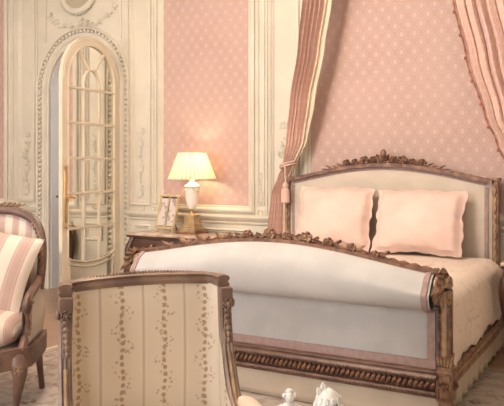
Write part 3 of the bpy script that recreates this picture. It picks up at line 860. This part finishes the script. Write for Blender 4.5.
for (x, y, lab) in ((-2.79, 5.665, 'pale tieback cord with hanging tassel round the left bed curtain'), (-.64, 5.60, 'pale tieback cord round the right bed curtain beside the nightstand')):
    tb = thing('curtain_tieback', lab, 'tieback', (x, y, 1.42), 0, 'tiebacks of the bed curtains')
    m = MB()
    for dz in (0, .022):
        m.tube([(.075*math.cos(2*PI*i/28), .060*math.sin(2*PI*i/28)+.01, dz+.02*math.cos(2*PI*i/28)) for i in range(28)], .009, 8, closed=True)
    m.tube([(.0, -.055, 0), (.01, -.065, -.07), (.012, -.065, -.17)], .007, 6)
    m.obj('cord', M['piping'], tb)
    m = MB(); m.lathe([(.010,-.15),(.024,-.165),(.028,-.185),(.022,-.20),(.036,-.22),(.040,-.33),(.034,-.335),(.004,-.336)], (.012, -.065, 0), 16)
    m.obj('tassel', M['curtain'], tb)

# ------------------------------------------------------------------ writing table, nightstand
def cab_leg(m, x, y, ztop_, dx, dy, r0=.038):
    pts = [(x, y, ztop_), (x+dx*.035, y+dy*.035, ztop_*.80), (x+dx*.02, y+dy*.02, ztop_*.5), (x-dx*.012, y-dy*.012, ztop_*.2), (x+dx*.005, y+dy*.005, .03), (x+dx*.022, y+dy*.022, .0)]
    m.tube(interp(pts, 5), [r0*k for k in ([1.0]*3+[1.08,1.1,1.08,1.0,.94,.88,.82,.78,.72,.66,.6,.56,.52,.49,.47,.45,.45,.46,.5,.56,.6,.62,.6])], 10, up=(0,1,0))
def table(name, label, cat, x0, x1, y0, y1, zt, drawers, lz=0):
    cx, cy = (x0+x1)/2, (y0+y1)/2; w, d_ = x1-x0, y1-y0
    t = thing(name, label, cat, (cx, cy, lz))
    m = MB(); m.box((0, 0, zt-.0125), (w, d_, .025), .008); m.obj('marble_top', M['marble'], t)
    m = MB(); m.box((0, .005, zt-.035), (w-.01, d_-.02, .02), .006); m.box((0, .01, zt-.115), (w-.07, d_-.06, .14), .006); fr = m.obj('frame', M['mahogany'], t)
    for sx in (-1, 1):
        for sy in (-1, 1):
            m = MB(); cab_leg(m, sx*(w/2-.06), sy*(d_/2-.06), zt-.05, sx, sy); m.obj('leg', M['mahogany'], t)
    for k in range(drawers):
        dw = (w-.12)/drawers; x = -w/2+.06+dw*(k+.5)
        m = MB(); m.box((x, -d_/2+.032, zt-.115), (dw-.03, .02, .10), .006); dr_ = m.obj('drawer', M['mahogany'], t)
        m = MB(); m.blob((x, -d_/2+.010, zt-.115), (.014, .014, .014)); m.obj('knob', M['brass'], dr_)
    return t
table('side_table', 'dark wood side table with marble top carrying the lit lamp', 'table', -4.40, -3.25, 5.32, 5.80, .765, 2)
table('nightstand', 'dark wood nightstand mostly hidden to the right of the bed', 'nightstand', -.835, -.30, 5.05, 5.42, .74, 1)

# ------------------------------------------------------------------ table lamp
lp = thing('table_lamp', 'lit table lamp with pleated cream shade and white urn body', 'lamp', (-3.795, 5.60, .765)); lp.scale = (.92, .92, .92)
m = MB(); m.box((0,0,.008), (.25,.25,.016), .003); m.obj('foot_slab', M['redbase'], lp)
m = MB(); m.box((0,0,.036), (.20,.20,.04), .004); m.box((0,0,.066), (.17,.17,.022), .006); m.box((0,0,.13), (.12,.12,.11), .003); m.box((0,0,.188), (.132,.132,.012), .003)
m.obj('plinth', M['stonebase'], lp)
m = MB(); m.lathe([(.038,.194),(.030,.206),(.016,.216),(.013,.232),(.022,.245),(.012,.252)], n=24); m.obj('brass_collar', M['brass'], lp)
m = MB(); m.lathe([(.010,.25),(.030,.256),(.048,.285),(.062,.33),(.070,.385),(.073,.43),(.076,.434),(.076,.442),(.073,.446),(.073,.475),(.085,.488),(.088,.498),(.080,.506),(.055,.52),(.035,.535),(.026,.55),(.030,.560),(.020,.568),(.012,.58),(.008,.60)], n=36)
urn = m.obj('urn_body', M['alabaster'], lp)
m = MB()
for i in range(24):
    a = 2*PI*i/24; m.blob((.073*math.cos(a), .073*math.sin(a), .461), (.009,.009,.012), nu=6, nv=4)
m.obj('beaded_band', M['alabaster'], urn)
m = MB(); m.tube([(0,0,.59),(0,0,.665)], .007, 8, up=(1,0,0)); m.lathe([(.012,.64),(.014,.67),(.010,.675)], n=12); m.obj('lamp_rod', M['brass'], lp)
m = MB(); m.blob((0,0,.70), (.022,.022,.030), nu=14, nv=10); bulbo = m.obj('bulb', M['bulb'], lp)
m = MB(); npl = 34
def shf(u, v):
    r = lerp(.248, .142, v) ; a = 2*PI*u; k = 1+.05*(1 if (int(u*npl*4+.5) % 4) < 2 else -.6)
    return (r*k*math.cos(a), r*k*math.sin(a), lerp(.572, .852, v))
m.grid(shf, npl*4, 4)
for k in range(npl):                                  # folded-under cloth behind each pleat
    m.grid(lambda u, v: (lambda r_, a: (r_*math.cos(a), r_*math.sin(a), lerp(.573, .851, v)))(lerp(.248, .142, v)*.93, 2*PI*(k+.5*u+.05)/npl), 2, 2)
m.obj('lamp_shade', M['shade'], lp, smooth_=False)
for r, z in ((.252, .574), (.146, .850)): MB().tube([(r*math.cos(2*PI*i/60), r*math.sin(2*PI*i/60), z) for i in range(60)], .0045, 6, closed=True).obj('shade_trim', M['lining'], lp)
m = MB()
for k in range(3):
    a = 2*PI*k/3; m.tube([(0,0,.842), (.14*math.cos(a), .14*math.sin(a), .842)], .002, 5)
m.tube([(0,0,.733),(0,0,.845)], .003, 5, up=(1,0,0)); m.obj('shade_spider', M['brass'], lp)
L_ = bpy.data.lights.new('lamp_bulb_light', 'POINT'); L_.energy = 21; L_.color = (1,.76,.50); L_.shadow_soft_size = .03
lo = bpy.data.objects.new('lamp_bulb_light', L_); C.objects.link(lo); lo.location = (0,0,.725+.0); lo.parent = lp
lo.location = (0,0,.70)

# picture frame on the table
pf = thing('picture_frame', 'gilt double picture frame with two sepia figures leaning on the side table', 'picture frame', (-4.06, 5.50, .768), -.22)
RT = Matrix.Rotation(-.24, 3, 'X')
def tl(p): q_ = RT @ Vector(p); return (q_.x, q_.y, q_.z)
def tilt(m): m.v = [tl(p) for p in m.v]; return m
fw, fh = .27, .36
m = MB()
m.box((0,0,fh+.005), (fw+.03,.03,.022), .004); m.box((0,0,.045), (fw,.024,.025), .004)
for x in (-fw/2+.011, fw/2-.011): m.box((x,0,fh/2+.02), (.022,.024,fh-.03), .004)
m.box((0,0,fh/2+.02), (.014,.020,fh-.05), .003)
for x in (-fw/2+.015, fw/2-.015): m.lathe([(.012,.034),(.014,.025),(.008,.015),(.006,.004)], (x,0,0), 10)
tilt(m).obj('frame', M['palegilt'], pf)
m = MB(); m.box((0,.006,fh/2+.02), (fw-.02,.006,fh-.04)); tilt(m).obj('backing', M['mahogany'], pf)
for sx in (-1, 1):
    m = MB(); m.box((sx*.066,-.002,fh/2+.022), (.098,.004,fh-.085)); po = tilt(m).obj('picture', M['print'], pf, smooth_=False)
m = MB(); m.tube([(0,.085,.30),(0,.17,.004)], .006, 8, up=(1,0,0)); m.obj('easel_leg', M['goldd'], pf)

# ------------------------------------------------------------------ armchairs
def bergere(root, wood, fab, Hb, hwid, za, wing, seat_d, zseat, crest, arc_top, xf=None):
    """chair facing local +y; its back at y=0"""
    xw = hwid
    # outline of the wood frame: up the side, along the top, down the other side
    if arc_top == 0:
        side = [(xw, wing, Hb-.03), (xw, wing+.002, Hb-.10), (xw, wing+.005, Hb-.19), (xw+.003, wing+.035, Hb-.30), (xw+.006, wing+.085, za+.01), (xw+.01, wing+.15, za-.045)]
        side = interp(side, 6)
        def yfront(z):
            z = min(max(z, side[-1].z), side[0].z)
            for a, b in zip(side, side[1:]):
                if a.z >= z >= b.z: return lerp(a.y, b.y, (a.z-z)/max(1e-6, a.z-b.z))
            return side[-1].y
    return xw

# --- floral armchair (foreground)
rzf = math.atan2(-.773, -.633)
ca = thing('armchair', 'cream floral striped armchair with square back in the foreground', 'armchair', (-1.592, 2.02, RZ), rzf)
Hb = .975; xw = .295; wing = .105; za = .60
edge = interp([(0, wing, Hb-.02), (0, wing+.001, Hb-.10), (0, wing+.004, Hb-.17), (0, wing+.018, Hb-.24), (0, wing+.045, Hb-.32), (0, wing+.085, Hb-.40), (0, wing+.16, Hb-.455)], 6)
def yedge(z):
    if z >= edge[0].z: return edge[0].y
    for a, b in zip(edge, edge[1:]):
        if a.z >= z >= b.z: return lerp(a.y, b.y, (a.z-z)/max(1e-6, a.z-b.z))
    return edge[-1].y + (edge[-1].z-z)*1.6
def hull(u, z, inset=0):
    """U-shaped plan at height z; u from -1 to 1; straight back with tight round corners"""
    ye = min(yedge(z), .50); flare = .012*max(0, (.62-z)/.2); X = xw+flare-inset; rc = .055; y0 = inset
    l1 = ye-rc-y0; l1 = max(l1, .01); l2 = rc*PI/2; l3 = X-rc; tot = l1+l2+l3; s = abs(u)*tot; sg = 1 if u > 0 else -1
    if s < l3: x, y = s, y0
    elif s < l3+l2: a = (s-l3)/rc; x, y = l3+rc*math.sin(a), y0+rc-rc*math.cos(a)
    else: x, y = X, y0+rc+(s-l3-l2)
    return sg*x, y, tot*u
def fin(u, v, inset=.027):
    z = lerp(.40, Hb-.010, v); x, y, t = hull(u*2-1, z, inset)
    d_ = .018*(1-abs(u*2-1)**4)*math.sin(PI*min(1, v*1.05))**.5
    return (x, y+d_, z)
m = MB(); m.grid(lambda u, v: fin(u, v), 72, 40, lambda u, v: (hull(u*2-1, lerp(.40, Hb-.010, v), .03)[2], v*(Hb-.435)))
m.obj('inner_back', M['floral'], ca)
m = MB(); m.grid(lambda u, v: (lambda p: (p[0], p[1], lerp(.36, Hb-.035, v)))(hull(u*2-1, lerp(.36, Hb-.035, v), .004)), 60, 30, lambda u, v: (hull(u*2-1, .8)[2], v*.6))
m.obj('outer_back', M['linen'], ca, solid=.004)
# top rail follows the U plan
m = MB(); tp = []
for i in range(61):
    u = i/30-1; x, y, t = hull(u, Hb, .012); up_ = .014*max(0, math.cos(x/xw*PI/2))
    tp.append((x, y, Hb+up_))
prof = [(-.022,-.020),(-.026,.0),(-.022,.020),(-.012,.024),(-.004,.016),(.006,.024),(.016,.022),(.020,.008),(.020,-.010),(.014,-.024),(.004,-.016),(-.008,-.024)]
m.sweep(tp, prof, up=(0,0,1)); top_rail = m.obj('top_rail', M['walnut'], ca)
m = MB()
for i in range(6, 55):
    p = tp[i]
    if abs(p[0]) < .255:
        m.blob((p[0], p[1]+.004, p[2]+.019+.004*math.cos(p[0]*9)), (.0055,.010,.006), nu=6, nv=4); 
m.obj('ribbon_carving', M['walnut'], top_rail)
for sx in (-1, 1):
    m = MB(); pts = [(sx*(xw-.012+.012*i/len(edge)), p.y+.004, p.z) for i, p in enumerate(edge)]
    m.sweep(pts, [(-.020,-.020),(-.022,0),(-.020,.020),(.012,.022),(.018,.014),(.014,.006),(.020,0),(.014,-.006),(.018,-.014),(.012,-.022)], up=(0,1,.001))
    m.box((sx*(xw-.010), wing+.010, Hb-.045), (.046,.046,.05), .006)
    sp_ = m.obj('back_upright', M['walnut'], ca)
    m = MB(); m.rose((sx*(xw-.010), wing+.036, Hb-.078), .020, (0,1,0)); m.blob((sx*(xw+.016), wing+.01, Hb-.078), (.010,.018,.018))
    for k in range(6): 
        z = Hb-.10-.021*k
        m.blob((sx*(xw-.010), wing+.034+.002*k, z), (.013-.0012*k, .010, .013), nu=8, nv=5); m.leaf((sx*(xw-.010), wing+.032, z+.01), (sx*.6, .2, -1), .028, .008, (0,1,0), .2); m.leaf((sx*(xw-.010), wing+.032, z+.01), (-sx*.6, .2, -1), .028, .008, (0,1,0), .2)
    m.obj('leaf_drop', M['walnut'], sp_)
    m = MB(); m.tube([(p[0], p[1]+.018, p[2]) for p in pts[19:]], .0075, 8, up=(0,1,.01)); m.obj('gilt_bead', M['goldl'], sp_)
    # arm
    xa_ = sx*(xw+.004)
    m = MB(); ap = interp([(xa_, wing+.15, Hb-.44), (xa_+sx*.006, .33, Hb-.428), (xa_+sx*.012, .44, Hb-.42), (xa_+sx*.014, .485, Hb-.44), (xa_+sx*.012, .47, Hb-.475), (xa_, .44, .44), (xa_-sx*.01, .47, .38)], 5)
    m.tube(ap, .022, 10, up=(1,0,0)); m.blob((xa_+sx*.013, .478, Hb-.447), (.030,.030,.030)); m.obj('arm', M['walnut'], ca)
    m = MB(); m.blob((xa_+sx*.006, .335, Hb-.400), (.033,.115,.030), nu=16, nv=10)
    # pad uv
    po = m.obj('arm_pad', M['floral'], ca)
m = MB()
m.box((0, .30, .335), (.59,.55,.075), .015); m.obj('seat_frame', M['walnut'], ca)
def cush(root, fab, w, dpt, zc, th, y0, per=1):
    m = MB()
    for s in (1, -1):
        def f(u, v):
            a, b = u*2-1, v*2-1; k = (max(0, 1-abs(a)**5))**.4*(max(0, 1-abs(b)**5))**.4
            return (a*w/2, y0+dpt/2+b*dpt/2, zc+s*th/2*k)
        m.grid(f, 24, 20, lambda u, v: (u*w, v*dpt))
    return m.obj('seat_cushion', fab, root)
cush(ca, M['floral'], .52, .50, .42, .10, .05)
for sx in (-1, 1):
    for yy, r in ((.50, .028), (.06, .026)):
        m = MB(); m.lathe([(.014,0),(.018,.02),(.014,.04),(.026,.24),(.030,.26),(.024,.27),(.032,.285),(.032,.31)], (sx*.27, yy, 0), 14); m.obj('leg', M['walnut'], ca)

# --- striped bergere at the left
rzs = math.atan2(-.513, -.858)
cb = thing('armchair', 'pink and cream striped armchair with rounded wooden back at the left edge', 'armchair', (-3.50, 2.97, RZ), rzs)
XW = .335; HB = 1.03; cb.scale = (1, 1, 1.1)
def so(u):
    """front outline of the back frame, u -1..1 -> x, z (lower ends at z=.60)"""
    a = abs(u); s = 1 if u > 0 else -1
    tab = [(0, 0, HB), (.2, .11, HB-.006), (.4, .215, HB-.035), (.55, .275, HB-.085), (.68, .312, HB-.16), (.82, .328, HB-.27), (1, .318, .60)]
    return tab, a, s
tabp = interp([(0,0,HB),(.10,0,HB-.005),(.20,0,HB-.028),(.265,0,HB-.062),(.308,0,HB-.12),(.327,0,HB-.20),(.328,0,HB-.30),(.315,0,.60)], 6)
def so2(u):
    a = abs(u)*(len(tabp)-1); i = min(int(a), len(tabp)-2); p = tabp[i].lerp(tabp[i+1], a-i); return p
def bk_y(x, z): return .02 + 1.15*max(0, abs(x)-.10)**2*1.4 - .10*max(0, z-.5)   # curved plan, raked
m = MB(); op = []
for i in range(81):
    u = i/40-1; p = so2(u); x = p.x*(1 if u > 0 else -1); op.append((x, bk_y(x, p.z)+.03, p.z))
m.sweep(op, [(-.020,-.022),(-.022,0),(-.020,.022),(.004,.026),(.012,.016),(.020,.020),(.026,.008),(.026,-.008),(.020,-.020),(.012,-.016),(.004,-.026)], up=(0,1,0))
bf = m.obj('back_frame', M['redwood'], cb)
m = MB()
m.rose((0, op[40][1]+.01, HB+.028), .026, (0,.6,1))
for s_ in (-1, 1):
    for k in range(5): m.leaf((s_*(.02+.03*k), op[40][1], HB+.024-.002*k), (s_, .1, .25), .06, .014, (0,.2,1), .05)
m.obj('crest_carving', M['gold'], bf)
for rg in (range(6, 24), range(57, 75)):
  m = MB()
  for i in rg:
    p = op[i]; m.leaf((p[0], p[1]+.028, p[2]), (.35*(1 if i % 2 else -1), .2, -1), .034, .010, (0,1,0), .1)
  m.obj('leaf_carving', M['gold'], bf)
def inb(u, v):
    # fill between the two sides of the outline, from z .42 to the top
    z0 = .42; a = u*2-1
    # column approach: width at height z
    zc = lerp(z0, HB-.012, v)
    w = .315
    for p, q_ in zip(tabp, tabp[1:]):
        if p.z >= zc >= q_.z: w = lerp(p.x, q_.x, (p.z-zc)/max(1e-6, p.z-q_.z)); break
    if zc > HB-.001: w = 0
    x = a*max(0.0, w-.004)
    bul = .045*(1-a**4)*math.sin(PI*min(1, .15+v*.85))**.6
    return (x, bk_y(x, zc)+.025+bul, zc)
m = MB(); m.grid(inb, 40, 44, lambda u, v: inb(u, v)[:1]+(v*.6,)); m.obj('inner_back', M['stripe'], cb)
m = MB(); m.grid(lambda u, v: (lambda p: (p[0], bk_y(p[0], p[2])-.0, p[2]))(inb(u, v)), 24, 24, lambda u, v: inb(u, v)[:1]+(v*.6,)); m.obj('outer_back', M['stripe'], cb)
AZ = .605
for sx in (-1, 1):
    m = MB(); e0 = op[80] if sx > 0 else op[0]
    ap = interp([(e0[0], e0[1], .66), (sx*.322, .20, .635), (sx*.335, .34, .618), (sx*.345, .455, .60), (sx*.345, .485, .575), (sx*.343, .465, .548), (sx*.34, .44, .56)], 6)
    m.tube(ap, [.024]*20+[.026]*(len(ap)-20), 10, up=(1,0,0))
    am = m.obj('arm', M['redwood'], cb)
    m = MB(); 
    spp = []
    for i in range(30):
        tt = i/29; a = PI/2-tt*3.2*PI/1.0; rr = lerp(.042, .006, tt); spp.append((sx*.352, .462+rr*math.cos(a), .585+rr*math.sin(a)))
    m.tube(spp, .010, 8, up=(1,0,0)); m.blob((sx*.352, .462, .585), (.030,.018,.018)); m.obj('arm_scroll', M['gold'], am)
    m = MB(); pp = interp([(sx*.342, .46, .55), (sx*.335, .415, .49), (sx*.325, .42, .42), (sx*.315, .49, .34)], 6)
    m.tube(pp, [.020]*6+[.018]*8+[.024]*(len(pp)-14), 10, up=(1,0,0)); ao = m.obj('arm_support', M['redwood'], cb)
    m = MB()
    for k, p in enumerate(pp[:-2]): m.leaf((p.x+sx*.012, p.y+.014, p.z+.01), (sx*.3*(1 if k % 2 else -1), .2, -1), .040, .010, (sx*.4,1,0), .15)
    m.obj('leaf_carving', M['gold'], ao)
    m = MB()                                          # closed upholstered side under the arm
    def sidef(u, v, o=0):
        y = lerp(.07, .42, u); zt = lerp(.64, .60, u)-.012
        return (sx*(lerp(.318, .330, u)+o+.014*math.sin(PI*v)), y, lerp(.36, zt, v))
    m.grid(lambda u, v: sidef(u, v, .0), 12, 10, lambda u, v: (u*.35, v*.25)); m.obj('outer_side', M['hblinen'], cb, solid=.008)
    m = MB(); m.grid(lambda u, v: (lambda p: (p[0]-sx*.045*math.sin(PI*(.1+.8*v)), p[1], p[2]))(sidef(u, v)), 12, 10, lambda u, v: (u*.35, v*.25)); m.obj('inner_side', M['stripe'], cb)
def serp(x): return .56 - .9*max(0, abs(x)-.12)**2*2.2
m = MB(); sr = [(-.325, .02, .30), (-.335, .22, .30), (-.34, .42, .30)] + [(x/100, serp(x/100), .30-.012*math.cos(x/100*9)) for x in range(-32, 33, 4)] + [(.34, .42, .30), (.335, .22, .30), (.325, .02, .30)]
m.sweep(interp(sr, 2), [(.05,-.02),(.054,0),(.05,.02),(.02,.016),(-.01,.026),(-.045,.022),(-.055,0),(-.045,-.02)], up=(0,0,1), closed=True)
sf = m.obj('seat_rail', M['redwood'], cb)
m = MB(); m.rose((0, .585, .285), .028, (0,1,0))
for s_ in (-1, 1):
    for k in range(6): m.leaf((s_*(.03+.03*k), serp(.03+.03*k)+.024, .285), (s_, -.05, .4*math.sin(k*2)), .05, .012, (0,1,0), .1)
m.obj('shell_carving', M['gold'], sf)
# upholstered deck and thick cushion
m = MB()
def deck(u, v):
    x = lerp(-.30, .30, u); y = lerp(.05, serp(x)-.012, v); return (x, y, .335+.03*math.sin(PI*u)**.5*math.sin(PI*v)**.5)
m.grid(deck, 20, 16, lambda u, v: (u*.6, v*.5)); m.obj('seat_deck', M['stripe'], cb)
m = MB()
def cu(u, v):
    # rounded-box cross-section swept: v runs round the section front to back, u across
    x = lerp(-.285, .285, u); yf = serp(x)+.0; yb = .09; a = 2*PI*v; ex = (max(0, 1-abs(2*u-1)**6))**.35
    c, s_ = math.cos(a), math.sin(a); k = .45
    cy = math.copysign(abs(c)**k, c); cz = math.copysign(abs(s_)**(k+.25), s_)
    return (x, (yf+yb)/2+cy*(yf-yb)/2*lerp(.94, 1, ex), .435+cz*(.075+.015*(1-abs(2*u-1)**2))*ex)
m.grid(cu, 36, 40, lambda u, v: (u*.57, v)); m.obj('seat_cushion', M['stripe'], cb)
for sx in (-1, 1):
    m = MB(); pts = interp([(sx*.285, .475, .32), (sx*.315, .51, .24), (sx*.30, .50, .13), (sx*.285, .48, .05), (sx*.295, .50, .012)], 6)
    m.tube(pts, [.048]*4+[.046,.044,.042,.038,.035,.032,.030,.028,.025,.023,.021,.019,.018,.017,.017,.018,.019,.021,.023,.024,.022], 10, up=(0,1,0)); lo_ = m.obj('leg', M['redwood'], cb)
    m = MB(); m.rose((sx*.318, .545, .26), .022, (sx*.4,1,0)); m.leaf((sx*.318, .54, .25), (0,.0,-1), .08, .016, (sx*.4,1,0), -.1); m.obj('knee_carving', M['gold'], lo_)
    m = MB(); m.tube(interp([(sx*.28, .04, .32), (sx*.285, .02, .2), (sx*.29, -.03, .012)], 6), [.030]*3+[.027,.025,.023,.022,.021,.020,.019,.018,.018,.018], 10, up=(0,1,0)); m.obj('leg', M['redwood'], cb)
# loose cushion leaning on the back
cs = thing('throw_cushion', 'pink and cream striped throw cushion leaning inside the left armchair', 'cushion', (-3.50, 2.97, RZ), rzs)
m = MB(); RR = Matrix.Rotation(.30, 3, 'X') @ Matrix.Rotation(-.24, 3, 'Y')
for s_ in (1, -1):
    def f(u, v):
        a, b = u*2-1, v*2-1; th = .075*(max(0, 1-a*a))**.5*(max(0, 1-b*b))**.5
        p = RR @ Vector((a*.275*(1-.08*(1-b*b)), s_*th, b*.255*(1-.08*(1-a*a)))); return (p.x-.035, p.y+.225, p.z+.79)
    m.grid(f, 26, 26, lambda u, v: (u*.5, v*.47))
m.obj('cushion_cover', M['stripew'], cs)

# ------------------------------------------------------------------ porcelain on a small round table
tx, ty = -.73, 1.60; tz = .62
rt = thing('pedestal_table', 'small round pedestal table just below the frame holding the porcelain', 'table', (tx, ty, RZ))
m = MB(); m.lathe([(.05,.585),(.19,.588),(.205,.598),(.208,.606),(.20,.612)], n=40); m.obj('table_top', M['marble'], rt)
m = MB(); m.lathe([(.04,.06),(.05,.10),(.022,.16),(.018,.30),(.030,.36),(.038,.42),(.020,.50),(.018,.56),(.06,.586)], n=20); m.obj('pedestal', M['mahogany'], rt)
for k in range(3):
    a = 2*PI*k/3+.4; m = MB(); m.tube(interp([(.02*math.cos(a), .02*math.sin(a), .13), (.10*math.cos(a), .10*math.sin(a), .11), (.17*math.cos(a), .17*math.sin(a), .02), (.195*math.cos(a), .195*math.sin(a), .014)], 5), [.018]*8+[.014]*8, 8); m.obj('leg', M['mahogany'], rt)
# seated-lady figurine
f1 = thing('porcelain_figurine', 'small white porcelain figurine with round head, in front of the bed', 'figurine', (-.765, 1.565, tz), .6)
m = MB(); m.lathe([(.045,0),(.050,.012),(.046,.03),(.050,.06),(.048,.12),(.042,.145),(.034,.163),(.024,.176),(.013,.184),(.009,.190)], n=28)
m.blob((0,0,.202), (.0125,.0135,.0150)); m.blob((0,.004,.216), (.010,.010,.007)); m.blob((.013,0,.206), (.006,.007,.007)); m.blob((-.013,0,.206), (.006,.007,.007))
m.blob((0,-.0135,.200), (.002,.003,.003), nu=6, nv=4)
for sx in (-1, 1):
    m.tube(interp([(sx*.020, 0, .158), (sx*.038, -.008, .125), (sx*.030, -.034, .105), (sx*.008, -.044, .112)], 4), [.009]*5+[.008]*4+[.006]*4, 8)
fo = m.obj('figure', M['porcelain'], f1)
m = MB()
for k in range(10):
    a = 2*PI*k/10; m.leaf((.022*math.cos(a), .022*math.sin(a), .180), (math.cos(a), math.sin(a), -.7), .022, .007, (math.cos(a), math.sin(a), .8), .15)
m.obj('ruffle', M['porcelain'], fo)
f2 = thing('porcelain_bird', 'white porcelain bird with pointed crest and painted green spots, in front of the bed', 'figurine', (-.678, 1.612, tz), .5)
m = MB(); m.lathe([(.030,0),(.034,.01),(.028,.03),(.016,.045),(.018,.07),(.030,.10),(.036,.135),(.0385,.165),(.036,.188),(.027,.208),(.014,.220),(.004,.226)], n=28)
m.leaf((-.010, 0, .210), (-.15, 0, 1), .032, .012, (0,-1,0), 0); m.leaf((-.018, -.004, .205), (-.5, 0, 1), .026, .010, (0,-1,0), 0)
for j in range(8):
    for i in range(12):
        z = .09+.015*j; r = [.028,.033,.036,.038,.039,.038,.035,.029][j]; a = 2*PI*(i+.5*(j % 2))/12
        m.leaf((r*math.cos(a), r*math.sin(a), z+.012), (.15*math.cos(a), .15*math.sin(a), -1), .020, .008, (math.cos(a), math.sin(a), .2), .2)
fo = m.obj('body', M['porcelain'], f2)
m = MB()
for a, z in ((-1.85, .186), (-1.75, .178), (-1.95, .178), (-1.2, .190)):
    r = .0385; m.blob((r*math.cos(a), r*math.sin(a), z), (.006,.006,.009), nu=8, nv=5)
m.obj('painted_spots', M['green'], fo)

# ------------------------------------------------------------------ light
def area(name, loc, rot, sx, sy, e, col):
    l = bpy.data.lights.new(name, 'AREA'); l.shape = 'RECTANGLE'; l.size = sx; l.size_y = sy; l.energy = e; l.color = col
    o = bpy.data.objects.new(name, l); C.objects.link(o); o.location = loc; o.rotation_euler = rot; return o
for k, ((a, b), e) in enumerate(zip(WN, (270, 230, 80))):
    area('window_daylight', ((a+b)/2, YR-.45, 2.4), (math.radians(84), 0, 0), 1.4, 2.8, e, (1.0,.965,.94))
area('passage_fill_light', (dcx+1.2, 7.3, 2.0), (math.radians(90), 0, math.radians(120)), .8, 2.4, 32, (1.0,.97,.95))  # added fill light in the unseen passage, brightens the door lining
# added unseen ceiling light, a warm fill for the room
ch = thing('added_chandelier', 'added gilt ceiling light, unseen above the view, a warm fill for the room', 'added_chandelier', (-2.4, 2.3, 3.35))
m = MB(); m.tube([(0,0,.0),(0,0,H-3.35)], .008, 8, up=(1,0,0)); m.lathe([(.01,-.12),(.05,-.08),(.03,-.02),(.06,.05),(.02,.12)], n=20)
for k in range(8):
    a = 2*PI*k/8; m.tube(interp([(0,0,0), (.15*math.cos(a), .15*math.sin(a), -.08), (.32*math.cos(a), .32*math.sin(a), -.02), (.36*math.cos(a), .36*math.sin(a), .06)], 4), .008, 6)
m.obj('arms', M['brass'], ch)
for k in range(8):
    m = MB(); a = 2*PI*k/8; m.tube([(.36*math.cos(a), .36*math.sin(a), .06), (.36*math.cos(a), .36*math.sin(a), .15)], .011, 8, up=(1,0,0)); m.blob((.36*math.cos(a), .36*math.sin(a), .17), (.013,.013,.025)); m.obj('added_candle_bulb', M['bulb'], ch)
l = bpy.data.lights.new('added_chandelier_fill', 'POINT'); l.energy = 390; l.color = (1,.85,.70); l.shadow_soft_size = .4  # warm fill carried by the added ceiling light
o = bpy.data.objects.new('added_chandelier_fill', l); C.objects.link(o); o.parent = ch; o.location = (0,0,.25)
w = bpy.data.worlds.new('sky'); S.world = w; w.use_nodes = True
w.node_tree.nodes['Background'].inputs[0].default_value = (.75,.83,1,1); w.node_tree.nodes['Background'].inputs[1].default_value = 1.0

# ------------------------------------------------------------------ camera
cam = bpy.data.cameras.new('camera'); co = bpy.data.objects.new('camera', cam); C.objects.link(co); S.camera = co
cam.sensor_width = 36; cam.sensor_fit = 'HORIZONTAL'; cam.lens = 36*690/504
co.location = (0, 0, 1.4); co.rotation_euler = (math.radians(90), 0, math.atan(385/690))
cam.shift_y = -35/504
S.view_settings.view_transform = 'Standard'; S.view_settings.look = 'None'; S.view_settings.gamma = 1
S.view_settings.exposure = -.12
